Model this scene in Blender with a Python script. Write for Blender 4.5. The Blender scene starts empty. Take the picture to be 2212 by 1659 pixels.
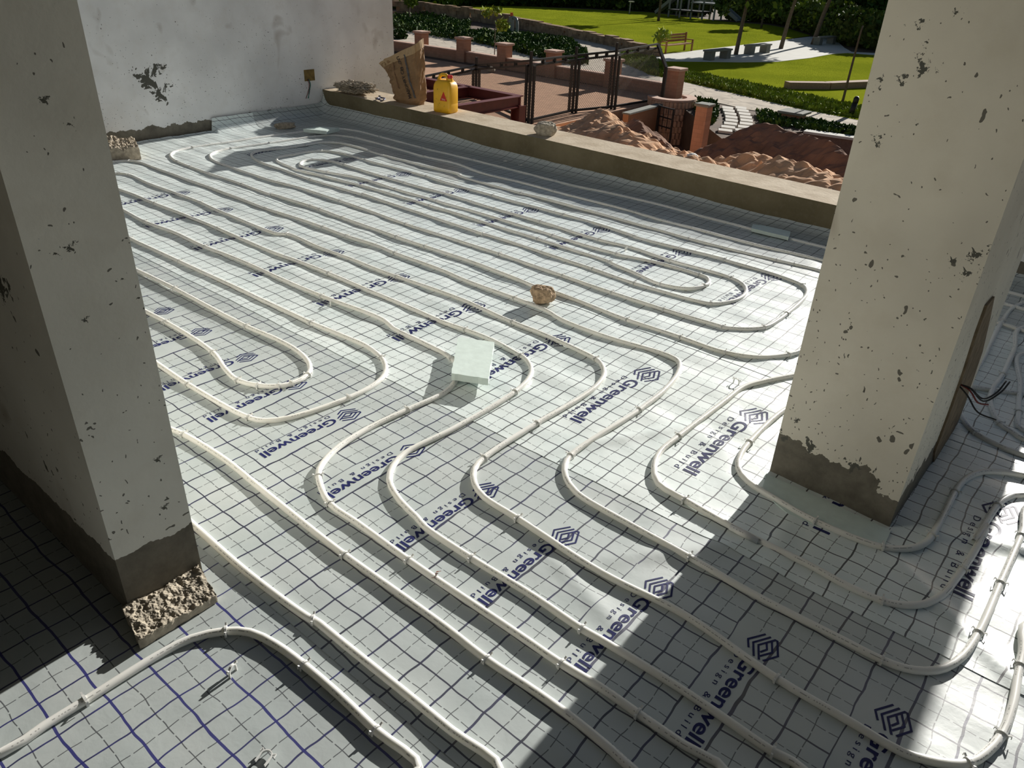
import bpy, bmesh, math, random
from mathutils import Vector, Matrix, noise, Quaternion
random.seed(7)
C = bpy.context.scene.collection
SC = bpy.context.scene

# ------------------------------------------------------------------ camera, sky, sun, exposure
F = 1640.0; CX, CY = 1106.0, 829.5; H = 1.40
_d = Vector((983 - CX, 3714 - CY, F)).normalized()
_e1 = _d.cross(Vector((0, 0, 1))).normalized(); _e2 = _e1.cross(_d)
RX = Vector((0.767, 0.342, -0.544)); 
def _axes():
    th = math.radians(141.3)
    X = (math.cos(th), math.sin(th))
    vx = _e1 * X[0] + _e2 * X[1]
    if vx.dot(RX) < 0: vx = -vx
    vz = -_d
    vy = vz.cross(vx)
    # image frame (x right, y down, z forward) is left handed seen from above: keep +Y pointing away
    if vy.z < 0: vy = -vy
    return vx.normalized(), vy.normalized(), vz
VX, VY, VZ = _axes()
def ray(px, py):
    r = Vector((px - CX, py - CY, F))
    return Vector((VX.dot(r), VY.dot(r), VZ.dot(r)))
def at(px, py, z=0.0):
    """the spot at height z that the photo shows at this pixel (a point of the place, in metres)"""
    r = ray(px, py); t = (z - H) / r.z
    return Vector((r.x * t, r.y * t, z))
def atX(px, py, X0):
    r = ray(px, py); t = X0 / r.x
    return Vector((X0, r.y * t, H + r.z * t))
def atY(px, py, Y0):
    r = ray(px, py); t = Y0 / r.y
    return Vector((r.x * t, Y0, H + r.z * t))
cam_d = bpy.data.cameras.new('camera'); cam = bpy.data.objects.new('camera', cam_d); C.objects.link(cam)
cam_d.sensor_width = 36.0; cam_d.sensor_fit = 'HORIZONTAL'; cam_d.lens = F * 36.0 / 2212.0
cam_d.clip_start = 0.02; cam_d.clip_end = 500
rt = Vector((VX.x, VY.x, VZ.x)); dn = Vector((VX.y, VY.y, VZ.y)); fw = Vector((VX.z, VY.z, VZ.z))
cam.matrix_world = Matrix(((rt.x, -dn.x, -fw.x, 0), (rt.y, -dn.y, -fw.y, 0), (rt.z, -dn.z, -fw.z, H), (0, 0, 0, 1)))
SC.camera = cam

SUN_EL = 18.8
w = bpy.data.worlds.new('sky'); SC.world = w; w.use_nodes = True
nt = w.node_tree; nt.nodes.clear()
sky = nt.nodes.new('ShaderNodeTexSky'); sky.sky_type = 'NISHITA'; sky.sun_disc = False
sky.sun_elevation = math.radians(SUN_EL); sky.sun_rotation = math.radians(2)
bg = nt.nodes.new('ShaderNodeBackground'); bg.inputs[1].default_value = 0.046
wo = nt.nodes.new('ShaderNodeOutputWorld')
nt.links.new(sky.outputs[0], bg.inputs[0]); nt.links.new(bg.outputs[0], wo.inputs[0])
sl = bpy.data.lights.new('sun', 'SUN'); sl.energy = 7.2; sl.angle = math.radians(0.6); sl.color = (1.0, 0.965, 0.90)
so = bpy.data.objects.new('sun', sl); C.objects.link(so)
sdir = Vector((-0.03, 1.0, math.tan(math.radians(SUN_EL)))).normalized()
so.rotation_euler = sdir.to_track_quat('Z', 'Y').to_euler(); so.location = (0, 10, 20)
vs = SC.view_settings; SC.display_settings.display_device = 'sRGB'
vs.view_transform = 'Standard'; vs.look = 'None'; vs.exposure = 0.0; vs.gamma = 1.0; vs.use_curve_mapping = False

# ------------------------------------------------------------------ helpers
def link(name, me, mats, parent=None):
    if not isinstance(mats, (list, tuple)): mats = [mats]
    for m in mats: me.materials.append(m)
    o = bpy.data.objects.new(name, me); C.objects.link(o)
    if parent is not None: o.parent = parent
    return o
def tag(o, label=None, cat=None, group=None, kind=None):
    if label: o['label'] = label
    if cat: o['category'] = cat
    if group: o['group'] = group
    if kind: o['kind'] = kind
    return o
def struct(o): o['kind'] = 'structure'; return o
def empty(name, loc, label, cat, group=None, rz=0):
    o = bpy.data.objects.new(name, None); C.objects.link(o); o.location = loc; o.rotation_euler = (0, 0, rz)
    o.empty_display_size = 0.1
    return tag(o, label, cat, group)
class MB:
    """collects shapes, then links them as one mesh object"""
    def __init__(s): s.v = []; s.f = []; s.m = []; s.uv = []
    def add(s, vs_, fs, mi=0, uvs=None):
        b = len(s.v); s.v += [tuple(v) for v in vs_]
        for i, f in enumerate(fs):
            s.f.append(tuple(b + k for k in f)); s.m.append(mi)
            s.uv.append(uvs[i] if uvs else [(0, 0)] * len(f))
        return s
    def box(s, x0, x1, y0, y1, z0, z1, mi=0):
        v = [(x0, y0, z0), (x1, y0, z0), (x1, y1, z0), (x0, y1, z0), (x0, y0, z1), (x1, y0, z1), (x1, y1, z1), (x0, y1, z1)]
        return s.add(v, [(3, 2, 1, 0), (4, 5, 6, 7), (0, 1, 5, 4), (1, 2, 6, 5), (2, 3, 7, 6), (3, 0, 4, 7)], mi)
    def prism(s, poly, z0, z1, mi=0):
        """poly: list of (x,y); z0/z1 numbers or per-corner lists"""
        n = len(poly)
        a = sum(poly[i][0] * poly[(i + 1) % n][1] - poly[(i + 1) % n][0] * poly[i][1] for i in range(n))
        if not isinstance(z0, (list, tuple)): z0 = [z0] * n
        if not isinstance(z1, (list, tuple)): z1 = [z1] * n
        if a < 0: poly = poly[::-1]; z0 = z0[::-1]; z1 = z1[::-1]
        v = [(p[0], p[1], z0[i]) for i, p in enumerate(poly)] + [(p[0], p[1], z1[i]) for i, p in enumerate(poly)]
        f = [tuple(range(n))[::-1], tuple(range(n, 2 * n))] + [(i, (i + 1) % n, n + (i + 1) % n, n + i) for i in range(n)]
        return s.add(v, f, mi)
    def bar(s, a, b, wx, wz, up=Vector((0, 0, 1)), mi=0):
        a = Vector(a); b = Vector(b); t = (b - a).normalized()
        if abs(t.dot(up)) > 0.98: up = Vector((0, 1, 0))
        r = t.cross(up).normalized(); u = r.cross(t).normalized()
        v = []
        for p in (a, b):
            for i, j in ((-1, -1), (1, -1), (1, 1), (-1, 1)): v.append(p + r * i * wx / 2 + u * j * wz / 2)
        return s.add(v, [(0, 1, 2, 3), (7, 6, 5, 4), (0, 4, 5, 1), (1, 5, 6, 2), (2, 6, 7, 3), (3, 7, 4, 0)], mi)
    def tube(s, pts, r, n=10, mi=0, taper=None, cap=True):
        pts = [Vector(p) for p in pts]; N = len(pts); rings = []; L = 0; us = []
        for i, p in enumerate(pts):
            t = (pts[min(i + 1, N - 1)] - pts[max(i - 1, 0)]).normalized()
            up = Vector((0, 0, 1)) if abs(t.z) < 0.95 else Vector((0, 1, 0))
            a = t.cross(up).normalized(); b = a.cross(t).normalized()
            rr = r if taper is None else r * taper[i]
            rings.append([p + (b * math.cos(2 * math.pi * k / n) + a * math.sin(2 * math.pi * k / n)) * rr for k in range(n)])
            if i: L += (p - pts[i - 1]).length
            us.append(L)
        vv = [q for ring in rings for q in ring]; ff = []; uu = []
        for i in range(N - 1):
            for k in range(n):
                k2 = (k + 1) % n
                ff.append((i * n + k, i * n + k2, (i + 1) * n + k2, (i + 1) * n + k))
                uu.append([(us[i], k / n), (us[i], (k + 1) / n), (us[i + 1], (k + 1) / n), (us[i + 1], k / n)])
        if cap:
            ff.append(tuple(range(n))[::-1]); uu.append([(0, 0)] * n)
            ff.append(tuple((N - 1) * n + k for k in range(n))); uu.append([(0, 0)] * n)
        return s.add(vv, ff, mi, uu)
    def build(s, name, mats, parent=None, smooth=False, recalc=False):
        me = bpy.data.meshes.new(name); me.from_pydata(s.v, [], s.f)
        me.polygons.foreach_set('material_index', s.m)
        if smooth: me.polygons.foreach_set('use_smooth', [True] * len(s.f))
        uvl = me.uv_layers.new(name='uv'); flat = [c for u in s.uv for p in u for c in p]
        uvl.data.foreach_set('uv', flat)
        me.update()
        if recalc:
            bm = bmesh.new(); bm.from_mesh(me); bmesh.ops.recalc_face_normals(bm, faces=bm.faces); bm.to_mesh(me); bm.free()
        return link(name, me, mats, parent)
def bevel(o, wd, seg=2):
    m = o.modifiers.new('bevel', 'BEVEL'); m.width = wd; m.segments = seg; m.limit_method = 'ANGLE'; return o
def crom(P, step):
    """Catmull-Rom samples through points"""
    P = [Vector(p) for p in P]; out = []
    Q = [P[0] * 2 - P[1]] + P + [P[-1] * 2 - P[-2]]
    for i in range(1, len(Q) - 2):
        p0, p1, p2, p3 = Q[i - 1:i + 3]; n = max(2, int((p2 - p1).length / step))
        # centripetal
        t0 = 0; t1 = t0 + max((p1 - p0).length, 1e-6) ** .5; t2 = t1 + max((p2 - p1).length, 1e-6) ** .5; t3 = t2 + max((p3 - p2).length, 1e-6) ** .5
        for k in range(n):
            t = t1 + (t2 - t1) * k / n
            A1 = p0 * ((t1 - t) / (t1 - t0)) + p1 * ((t - t0) / (t1 - t0)); A2 = p1 * ((t2 - t) / (t2 - t1)) + p2 * ((t - t1) / (t2 - t1))
            A3 = p2 * ((t3 - t) / (t3 - t2)) + p3 * ((t - t2) / (t3 - t2)); B1 = A1 * ((t2 - t) / (t2 - t0)) + A2 * ((t - t0) / (t2 - t0))
            B2 = A2 * ((t3 - t) / (t3 - t1)) + A3 * ((t - t1) / (t3 - t1)); out.append(B1 * ((t2 - t) / (t2 - t1)) + B2 * ((t - t1) / (t2 - t1)))
    out.append(P[-1]); return out
def N3(x, y, z=0.0): return noise.noise(Vector((x, y, z)))
def rock(name, mat, loc, dims, seed=0, rough=.18, cuts=3, rz=0, flat=None, parent=None, boxy=0.0, fine=.05):
    bm = bmesh.new(); bmesh.ops.create_icosphere(bm, subdivisions=cuts, radius=1.0)
    for v in bm.verts:
        p = v.co.copy()
        if boxy:
            mx = max(abs(p.x), abs(p.y), abs(p.z)); p = p.lerp(p / mx, boxy)
        n = N3(p.x * 1.3 + seed, p.y * 1.3, p.z * 1.3 + seed * .7) * rough + N3(p.x * 4 + seed, p.y * 4, p.z * 4) * rough * .4 + N3(p.x * 11, p.y * 11 + seed, p.z * 11) * fine
        p *= (1 + n)
        v.co = Vector((p.x * dims[0] / 2, p.y * dims[1] / 2, p.z * dims[2] / 2))
    zmin = min(v.co.z for v in bm.verts)
    for v in bm.verts:
        v.co.z -= zmin * .82
        if v.co.z < 0: v.co.z = 0
    me = bpy.data.meshes.new(name); bm.to_mesh(me); bm.free()
    o = link(name, me, mat, parent); o.location = loc; o.rotation_euler = (0, 0, rz); return o

# ------------------------------------------------------------------ materials
class NT:
    def __init__(s, name):
        s.m = bpy.data.materials.new(name); s.m.use_nodes = True; s.t = s.m.node_tree
        s.b = s.t.nodes['Principled BSDF']; s.out = s.t.nodes['Material Output']
    def n(s, ty, **k):
        o = s.t.nodes.new(ty)
        for a, b in k.items(): setattr(o, a, b)
        return o
    def l(s, a, b): s.t.links.new(a, b)
    def math(s, op, a, b=None, c=None, clamp=False):
        o = s.n('ShaderNodeMath', operation=op); o.use_clamp = clamp
        for i, x in enumerate((a, b, c)):
            if x is None: continue
            if isinstance(x, (int, float)): o.inputs[i].default_value = x
            else: s.l(x, o.inputs[i])
        return o.outputs[0]
    def mix(s, f, a, b):
        o = s.n('ShaderNodeMix', data_type='RGBA')
        for sock, x in ((o.inputs[0], f), (o.inputs[6], a), (o.inputs[7], b)):
            if isinstance(x, (int, float)): sock.default_value = x
            elif isinstance(x, tuple): sock.default_value = (*x, 1) if len(x) == 3 else x
            else: s.l(x, sock)
        return o.outputs[2]
    def coord(s, kind='Object'): return s.n('ShaderNodeTexCoord').outputs[kind]
    def noise(s, vec, scale, detail=3, rough=.5, dist=0):
        o = s.n('ShaderNodeTexNoise'); o.inputs['Scale'].default_value = scale; o.inputs['Detail'].default_value = detail
        o.inputs['Roughness'].default_value = rough; o.inputs['Distortion'].default_value = dist; s.l(vec, o.inputs['Vector']); return o
    def ramp(s, x, lo, hi, a=0.0, b=1.0):
        o = s.n('ShaderNodeMapRange'); o.clamp = True
        s.l(x, o.inputs[0]); o.inputs[1].default_value = lo; o.inputs[2].default_value = hi
        o.inputs[3].default_value = a; o.inputs[4].default_value = b; return o.outputs[0]
    def bump(s, h, strength=.3, dist=.01):
        o = s.n('ShaderNodeBump'); o.inputs['Strength'].default_value = strength; o.inputs['Distance'].default_value = dist
        s.l(h, o.inputs['Height']); s.l(o.outputs[0], s.b.inputs['Normal']); return o
    def scale(s, vec, sc, loc=(0, 0, 0), rot=(0, 0, 0)):
        o = s.n('ShaderNodeMapping'); o.inputs['Scale'].default_value = sc; o.inputs['Location'].default_value = loc; o.inputs['Rotation'].default_value = rot
        s.l(vec, o.inputs[0]); return o.outputs[0]
    def set(s, col=None, rough=None, spec=None, metal=None):
        if col is not None:
            if isinstance(col, tuple): s.b.inputs['Base Color'].default_value = (*col, 1)
            else: s.l(col, s.b.inputs['Base Color'])
        if rough is not None: s.b.inputs['Roughness'].default_value = rough
        if spec is not None: s.b.inputs['Specular IOR Level'].default_value = spec
        if metal is not None: s.b.inputs['Metallic'].default_value = metal
        return s
def plain(name, col, rough=.6, var=.12, scale=20, spec=.4, bump=0, metal=0):
    m = NT(name); co = m.coord(); n = m.noise(co, scale, 4)
    f = m.ramp(n.outputs['Fac'], .3, .7)
    m.set(m.mix(f, tuple(c * (1 - var) for c in col), tuple(min(1, c * (1 + var)) for c in col)), rough, spec, metal)
    if bump: m.bump(n.outputs['Fac'], bump, .01)
    return m.m

def plaster(name, col, base_z, seeds=(0, 0, 0), concrete=(.17, .155, .125), peel=None, speck=1.0, base_var=.03, gain_dir=None, streak=None):
    m = NT(name); co = m.coord()
    sc = m.scale(co, (1, 1, 1), seeds)
    big = m.noise(sc, 2.2, 4); med = m.noise(sc, 9, 5, .6); fine = m.noise(sc, 60, 3)
    c1 = m.mix(m.ramp(big.outputs['Fac'], .35, .7), tuple(x * .86 for x in col), tuple(min(1, x * 1.07) for x in col))
    c1 = m.mix(m.math('MULTIPLY', m.ramp(med.outputs['Fac'], .5, .75), .28), c1, (col[0] * .78, col[1] * .74, col[2] * .68))
    # brown smudges
    sm = m.noise(m.scale(sc, (1, 1, .8)), 4.5, 2, .5, .4)
    c1 = m.mix(m.math('MULTIPLY', m.ramp(sm.outputs['Fac'], .66, .76), .45), c1, (.25, .19, .13))
    # specks: two voronoi layers of trowel nicks, stretched
    for (s_, th, st) in ((26, .17, (1, 1, .5)), (48, .13, (.5, .5, 1)), (80, .16, (1, 1, .6))):
        vo = m.n('ShaderNodeTexVoronoi'); vo.inputs['Scale'].default_value = s_
        wv = m.noise(sc, 30, 2); add = m.n('ShaderNodeVectorMath', operation='ADD'); 
        mul = m.n('ShaderNodeVectorMath', operation='SCALE'); mul.inputs[3].default_value = .03
        m.l(wv.outputs['Color'], mul.inputs[0]); m.l(m.scale(sc, st), add.inputs[0]); m.l(mul.outputs[0], add.inputs[1]); m.l(add.outputs[0], vo.inputs['Vector'])
        hit = m.math('LESS_THAN', vo.outputs['Distance'], th)
        cell = m.n('ShaderNodeSeparateColor'); m.l(vo.outputs['Color'], cell.inputs[0])
        z = m.n('ShaderNodeSeparateXYZ'); m.l(co, z.inputs[0])
        dens = m.ramp(z.outputs[2], 0.0, 1.0, .30 * speck, .05 * speck)
        clus = m.ramp(m.noise(sc, 3.5, 2).outputs['Fac'], .35, .6, .35, 1.5)
        sel = m.math('LESS_THAN', cell.outputs[0], m.math('MULTIPLY', dens, clus))
        c1 = m.mix(m.math('MULTIPLY', m.math('MULTIPLY', hit, sel), .85), c1, (.06, .055, .045))
    z = m.n('ShaderNodeSeparateXYZ'); m.l(co, z.inputs[0])
    ed = m.noise(sc, 9, 4, .65)
    lim = m.math('ADD', m.math('MULTIPLY', m.math('SUBTRACT', ed.outputs['Fac'], .5), base_var * 6), base_z)
    isb = m.math('LESS_THAN', z.outputs[2], lim)
    conc = m.mix(m.ramp(m.noise(sc, 14, 5, .7).outputs['Fac'], .3, .7), tuple(x * .7 for x in concrete), tuple(x * 1.25 for x in concrete))
    c1 = m.mix(isb, c1, conc)
    for (cx, cy, cz, rad, th) in (peel or []):
        mp = m.scale(co, (1, 1, 1), (-cx, -cy, -cz)); ln = m.n('ShaderNodeVectorMath', operation='LENGTH'); m.l(mp, ln.inputs[0])
        dn_ = m.math('DIVIDE', ln.outputs['Value'], rad)
        nn = m.noise(mp, 1.7 / rad, 5, .65, .5).outputs['Fac']
        msk = m.math('GREATER_THAN', m.math('SUBTRACT', nn, m.math('MULTIPLY', dn_, .22)), th)
        c1 = m.mix(msk, c1, (.10, .10, .085))
    m.set(c1, .85, .25); m.bump(m.math('ADD', fine.outputs['Fac'], m.math('MULTIPLY', med.outputs['Fac'], 2)), .25, .004)
    return m.m

def film(name, px, py, sx, sy, wmaj, wmin, col_x, col_y, strips=None, tone=1.0):
    """milky reflective foil with a printed grid; px/py phase, sx/sy period of the solid lines; strips = blank printed bands"""
    m = NT(name); co = m.coord()
    ns = m.noise(co, 9, 2); mul = m.n('ShaderNodeVectorMath', operation='MULTIPLY_ADD')
    mul.inputs[1].default_value = (.018, .018, 0); m.l(ns.outputs['Color'], mul.inputs[0]); m.l(co, mul.inputs[2])
    sep = m.n('ShaderNodeSeparateXYZ'); m.l(mul.outputs[0], sep.inputs[0]); X, Y = sep.outputs[0], sep.outputs[1]
    sp0 = m.n('ShaderNodeSeparateXYZ'); m.l(co, sp0.inputs[0]); Z = sp0.outputs[2]
    def dist(v, ph, per):   # distance to nearest line
        a = m.math('DIVIDE', m.math('SUBTRACT', v, ph - .009), per)
        fr = m.math('SUBTRACT', a, m.math('FLOOR', m.math('ADD', a, .5)))
        return m.math('MULTIPLY', m.math('ABSOLUTE', fr), per)
    Zw = m.math('ADD', Y, Z)          # lines keep their spacing where the foil turns up
    Xw = m.math('SUBTRACT', X, m.math('MULTIPLY', Z, 1.0))
    sX = m.math('LESS_THAN', dist(Xw, px, sx), wmaj[0] / 2); sY = m.math('LESS_THAN', dist(Zw, py, sy), wmaj[1] / 2)
    dX = m.math('LESS_THAN', dist(Xw, px + sx / 2, sx), wmin / 2); dY = m.math('LESS_THAN', dist(Zw, py + sy / 2, sy), wmin / 2)
    gapx = m.math('GREATER_THAN', dist(Zw, py + sy / 4, sy / 2), .0028); gapy = m.math('GREATER_THAN', dist(Xw, px + sx / 4, sx / 2), .0028)
    dX = m.math('MULTIPLY', dX, gapx); dY = m.math('MULTIPLY', dY, gapy)
    milky = m.noise(co, 5, 3)
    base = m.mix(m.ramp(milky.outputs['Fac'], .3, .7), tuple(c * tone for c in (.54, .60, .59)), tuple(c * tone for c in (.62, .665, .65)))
    ink = m.noise(co, 11, 2)
    if strips:
        ph, per, wd, y0, y1 = strips
        a = m.math('DIVIDE', m.math('SUBTRACT', X, ph - .009), per); fr = m.math('MULTIPLY', m.math('SUBTRACT', a, m.math('FLOOR', a)), per)
        ins = m.math('MULTIPLY', m.math('LESS_THAN', fr, wd), m.math('MULTIPLY', m.math('GREATER_THAN', Y, y0), m.math('LESS_THAN', Y, y1)))
        keep = m.math('SUBTRACT', 1.0, ins)
        edge = m.math('MINIMUM', m.math('ABSOLUTE', fr), m.math('ABSOLUTE', m.math('SUBTRACT', fr, wd)))
        dX = m.math('MULTIPLY', dX, keep); dY = m.math('MULTIPLY', dY, keep); sY = m.math('MULTIPLY', sY, keep)
        band = m.math('MULTIPLY', m.math('GREATER_THAN', Y, y0), m.math('LESS_THAN', Y, y1))
        sX = m.math('MAXIMUM', m.math('MULTIPLY', sX, keep), m.math('MULTIPLY', m.math('LESS_THAN', edge, wmaj[0] / 2), band))
    cx = m.mix(m.ramp(ink.outputs['Fac'], .4, .6), col_x, (col_x[0] * .8, col_x[1] * .8, col_x[2] * .45))
    c = m.mix(m.math('MULTIPLY', m.math('MAXIMUM', dX, dY), .82), base, (.025, .025, .035))
    c = m.mix(m.math('MULTIPLY', sX, .96), c, cx); c = m.mix(m.math('MULTIPLY', sY, .96), c, col_y)
    m.set(c, .46, 1.0)
    m.b.inputs['Coat Weight'].default_value = .35; m.b.inputs['Coat Roughness'].default_value = .16
    cr = m.noise(co, 22, 4, .55, .3); m.bump(cr.outputs['Fac'], .22, .004)
    return m.m

M = {}
M['pipe'] = None
def pipe_mat():
    m = NT('white_pipe'); uv = m.coord('UV'); sp = m.n('ShaderNodeSeparateXYZ'); m.l(uv, sp.inputs[0])
    u, v = sp.outputs[0], sp.outputs[1]
    line = m.math('LESS_THAN', m.math('ABSOLUTE', m.math('SUBTRACT', v, .10)), .018)
    line2 = m.math('LESS_THAN', m.math('ABSOLUTE', m.math('SUBTRACT', v, .90)), .018)
    line = m.math('MAXIMUM', line, line2)
    n1 = m.n('ShaderNodeTexWhiteNoise', noise_dimensions='1D'); m.l(m.math('FLOOR', m.math('MULTIPLY', u, 330)), n1.inputs['W'])
    n2 = m.n('ShaderNodeTexWhiteNoise', noise_dimensions='1D'); m.l(m.math('FLOOR', m.math('MULTIPLY', u, 22)), n2.inputs['W'])
    tick = m.math('MULTIPLY', m.math('GREATER_THAN', n1.outputs['Value'], .5), m.math('GREATER_THAN', n2.outputs['Value'], .38))
    co = m.coord(); nn = m.noise(co, 4, 2)
    c = m.mix(m.ramp(nn.outputs['Fac'], .35, .65), (.82, .81, .76), (.88, .87, .83))
    c = m.mix(m.math('MULTIPLY', m.math('MULTIPLY', line, tick), .55), c, (.1, .1, .1))
    m.set(c, .32, .5); m.b.inputs['Subsurface Weight'].default_value = .35; m.b.inputs['Subsurface Radius'].default_value = (1, 1, .9); m.b.inputs['Subsurface Scale'].default_value = .012; return m.m
M['pipe'] = pipe_mat()
M['clip'] = plain('white_clip_plastic', (.74, .74, .71), .4, .04)
M['ink'] = plain('navy_print_ink', (.016, .02, .10), .5, .25, 18, .22)
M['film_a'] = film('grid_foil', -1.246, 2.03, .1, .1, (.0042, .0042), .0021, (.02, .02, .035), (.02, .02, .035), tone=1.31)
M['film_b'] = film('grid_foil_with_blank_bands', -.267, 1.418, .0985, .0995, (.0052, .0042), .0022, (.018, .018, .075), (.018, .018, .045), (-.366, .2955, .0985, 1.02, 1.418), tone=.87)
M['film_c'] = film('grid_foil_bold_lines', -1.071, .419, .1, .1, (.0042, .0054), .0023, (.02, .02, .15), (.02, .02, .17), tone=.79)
M['film_d'] = film('grid_foil_shade_toned', -1.246, 3.93, .1, .1, (.0042, .0042), .0022, (.02, .02, .03), (.02, .02, .03), tone=.85)  # grid foil with the parapet's shade put into a darker tone
M['foam'] = plain('pale_green_foam', (.66, .76, .72), .7, .05, 30, .3, .1)
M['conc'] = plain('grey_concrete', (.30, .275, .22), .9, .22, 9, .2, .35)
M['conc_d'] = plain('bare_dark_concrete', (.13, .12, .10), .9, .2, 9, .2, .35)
def concrete_parapet():
    m = NT('parapet_concrete_lit_top'); co = m.coord(); a = m.noise(co, 3, 5, .6); b = m.noise(co, 40, 4, .6)
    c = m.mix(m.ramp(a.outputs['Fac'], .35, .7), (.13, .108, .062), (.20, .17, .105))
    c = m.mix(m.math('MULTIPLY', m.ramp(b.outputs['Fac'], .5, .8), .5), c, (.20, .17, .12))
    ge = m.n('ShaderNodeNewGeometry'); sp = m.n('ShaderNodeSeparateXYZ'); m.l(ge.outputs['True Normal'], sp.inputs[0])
    top = m.math('GREATER_THAN', sp.outputs[2], .7)  # sunlit top and shaded sides are painted in, chosen by face normal
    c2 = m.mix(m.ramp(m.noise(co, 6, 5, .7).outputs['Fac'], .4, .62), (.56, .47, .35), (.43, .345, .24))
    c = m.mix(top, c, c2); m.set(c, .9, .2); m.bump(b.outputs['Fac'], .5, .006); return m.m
M['parapet'] = concrete_parapet()
M['rubble'] = plain('broken_concrete', (.42, .36, .28), .95, .3, 45, .2, .9)
M['rubble_grey'] = plain('grey_broken_concrete', (.38, .335, .265), .95, .3, 40, .2, .9)
M['rubble_brown'] = plain('brown_porous_stone', (.40, .29, .19), .95, .4, 60, .2, 1.0)
M['wire_black'] = plain('black_plastic', (.015, .015, .018), .5, .1)
M['wire_dark'] = plain('dark_wire', (.03, .03, .03), .5, .1)
M['wire_red'] = plain('red_wire', (.18, .03, .025), .5, .1)
M['wire_green'] = plain('green_wire', (.02, .25, .16), .5, .1)

# ------------------------------------------------------------------ the floor and its foil
def hgt(x, y):
    a = 0.55 + 0.45 * max(0.0, min(1.0, (y - 0.7) / 1.4))
    ph = 1.6 * N3(x * .9, y * 1.2, 3.3) * 2
    h = .0034 * N3(x * 4.2, y * 5.2, 1.0) + .0022 * N3(x * 9.0, y * 9.5, 8.0) + .0014 * math.sin(2 * math.pi * y / .185 + ph) * (.5 + N3(x * 1.5, y * 1.5, 5.0))
    # a few creases
    if -1.3 < x < .6:
        for (cx, cy, dx, dy, am, wd, ln) in ((-1.02, 1.92, .5, .86, .006, .022, .35), (-.60, 1.55, .62, .78, .009, .03, .3), (-.78, 1.25, .95, -.3, .005, .02, .25), (-.42, 1.72, -.2, 1, .006, .03, .22), (.12, 2.2, .9, .4, .010, .03, .3), (.05, 1.75, .8, -.55, .008, .025, .3)):
            u = (x - cx) * dx + (y - cy) * dy; v = -(x - cx) * dy + (y - cy) * dx
            h += am * math.exp(-(v / wd) ** 2 - (u / ln) ** 2)
    return h * a * (1.0 + .45 * max(0.0, min(1.0, (y - 1.5) / .4)))
PY = lambda X: 4.62 - (X + 6.0) * .004        # inner face of the parapet
def sheet(name, x0, x1, y0, y1, mat, label, dz=0, step=.016, turn_far=False, turn_left=None, prints=None, skew=0.0):
    nx = int((x1 - x0) / step); ny = int((y1 - y0) / step); V = []; Fc = []; mi = []
    extra = 9 if turn_far else 0
    lex = 8 if turn_left else 0
    for j in range(ny + 1 + extra):
        for i in range(-lex, nx + 1):
            x = x0 + (x1 - x0) * max(i, 0) / nx; jj = min(j, ny); y = y0 + (y1 - y0) * jj / ny
            z = hgt(x, y) + dz
            yo = skew * (x - x0) * (1 - jj / ny)
            y += yo
            if j > ny:
                t = (j - ny) / extra; hh = .075 + .03 * N3(x * 1.3, 2.2) + .035 * max(0, min(1, (-3.9 - x) / .7))
                y = y + .085 * math.sin(t * 1.45); z += hh * (1 - math.cos(t * 1.5))
            if i < 0:
                t = -i / lex; k = 1.0 if turn_left[0] < y < turn_left[1] else .12
                x = x - .10 * math.sin(t * 1.5) * 1.0; z += k * .12 * (1 - math.cos(t * 1.5))
            V.append((x, y, z))
    W = nx + 1 + lex; R_ = ny + 1 + extra
    for j in range(R_ - 1):
        for i in range(W - 1): Fc.append((j * W + i, j * W + i + 1, (j + 1) * W + i + 1, (j + 1) * W + i)); mi.append(0)
    for pm, ox, oy, sc_ in (prints or []):
        b = len(V)
        for (x, y) in pm[0]:
            xx, yy = ox + x * sc_, oy + y * sc_; V.append((xx, yy, hgt(xx, yy) + dz + .0007))
        for f in pm[1]: Fc.append(tuple(b + k for k in f)); mi.append(1)
    me = bpy.data.meshes.new(name); me.from_pydata(V, [], Fc); me.polygons.foreach_set('material_index', mi)
    me.polygons.foreach_set('use_smooth', [True] * len(Fc)); me.update()
    o = link(name, me, [mat, M['ink']]); return tag(o, label, 'sheet', 'foil sheets on the floor')

def text_shape(body, size, spacing, ox, oy, bold):
    cu = bpy.data.curves.new('t', 'FONT'); cu.body = body; cu.size = size; cu.space_character = spacing; cu.offset = bold; cu.resolution_u = 4
    o = bpy.data.objects.new('t', cu); C.objects.link(o)
    me = bpy.data.meshes.new_from_object(o.evaluated_get(bpy.context.evaluated_depsgraph_get()))
    bpy.data.objects.remove(o); bpy.data.curves.remove(cu)
    xs = [v.co.x for v in me.vertices]; w_ = max(xs) - min(xs); x0 = min(xs)
    vs_ = [(v.co.x - x0 + 0, v.co.y) for v in me.vertices]; fs = [tuple(p.vertices) for p in me.polygons]
    bpy.data.meshes.remove(me); return vs_, fs, w_
def stroke(pts, wd):
    """mitred flat stroke -> quads"""
    L = []; n = len(pts)
    for i, p in enumerate(pts):
        p = Vector(p)
        if i == 0: t = (Vector(pts[1]) - p).normalized(); nn = Vector((-t.y, t.x)); k = 1
        elif i == n - 1: t = (p - Vector(pts[-2])).normalized(); nn = Vector((-t.y, t.x)); k = 1
        else:
            t1 = (p - Vector(pts[i - 1])).normalized(); t2 = (Vector(pts[i + 1]) - p).normalized(); nn = (Vector((-t1.y, t1.x)) + Vector((-t2.y, t2.x))).normalized(); k = min(2.2, 1 / max(.3, nn.dot(Vector((-t1.y, t1.x)))))
        L.append((p + nn * wd / 2 * k, p - nn * wd / 2 * k))
    v = [tuple(q) for pr_ in L for q in pr_]; f = [(2 * i, 2 * i + 1, 2 * i + 3, 2 * i + 2) for i in range(n - 1)]
    return v, f
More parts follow.
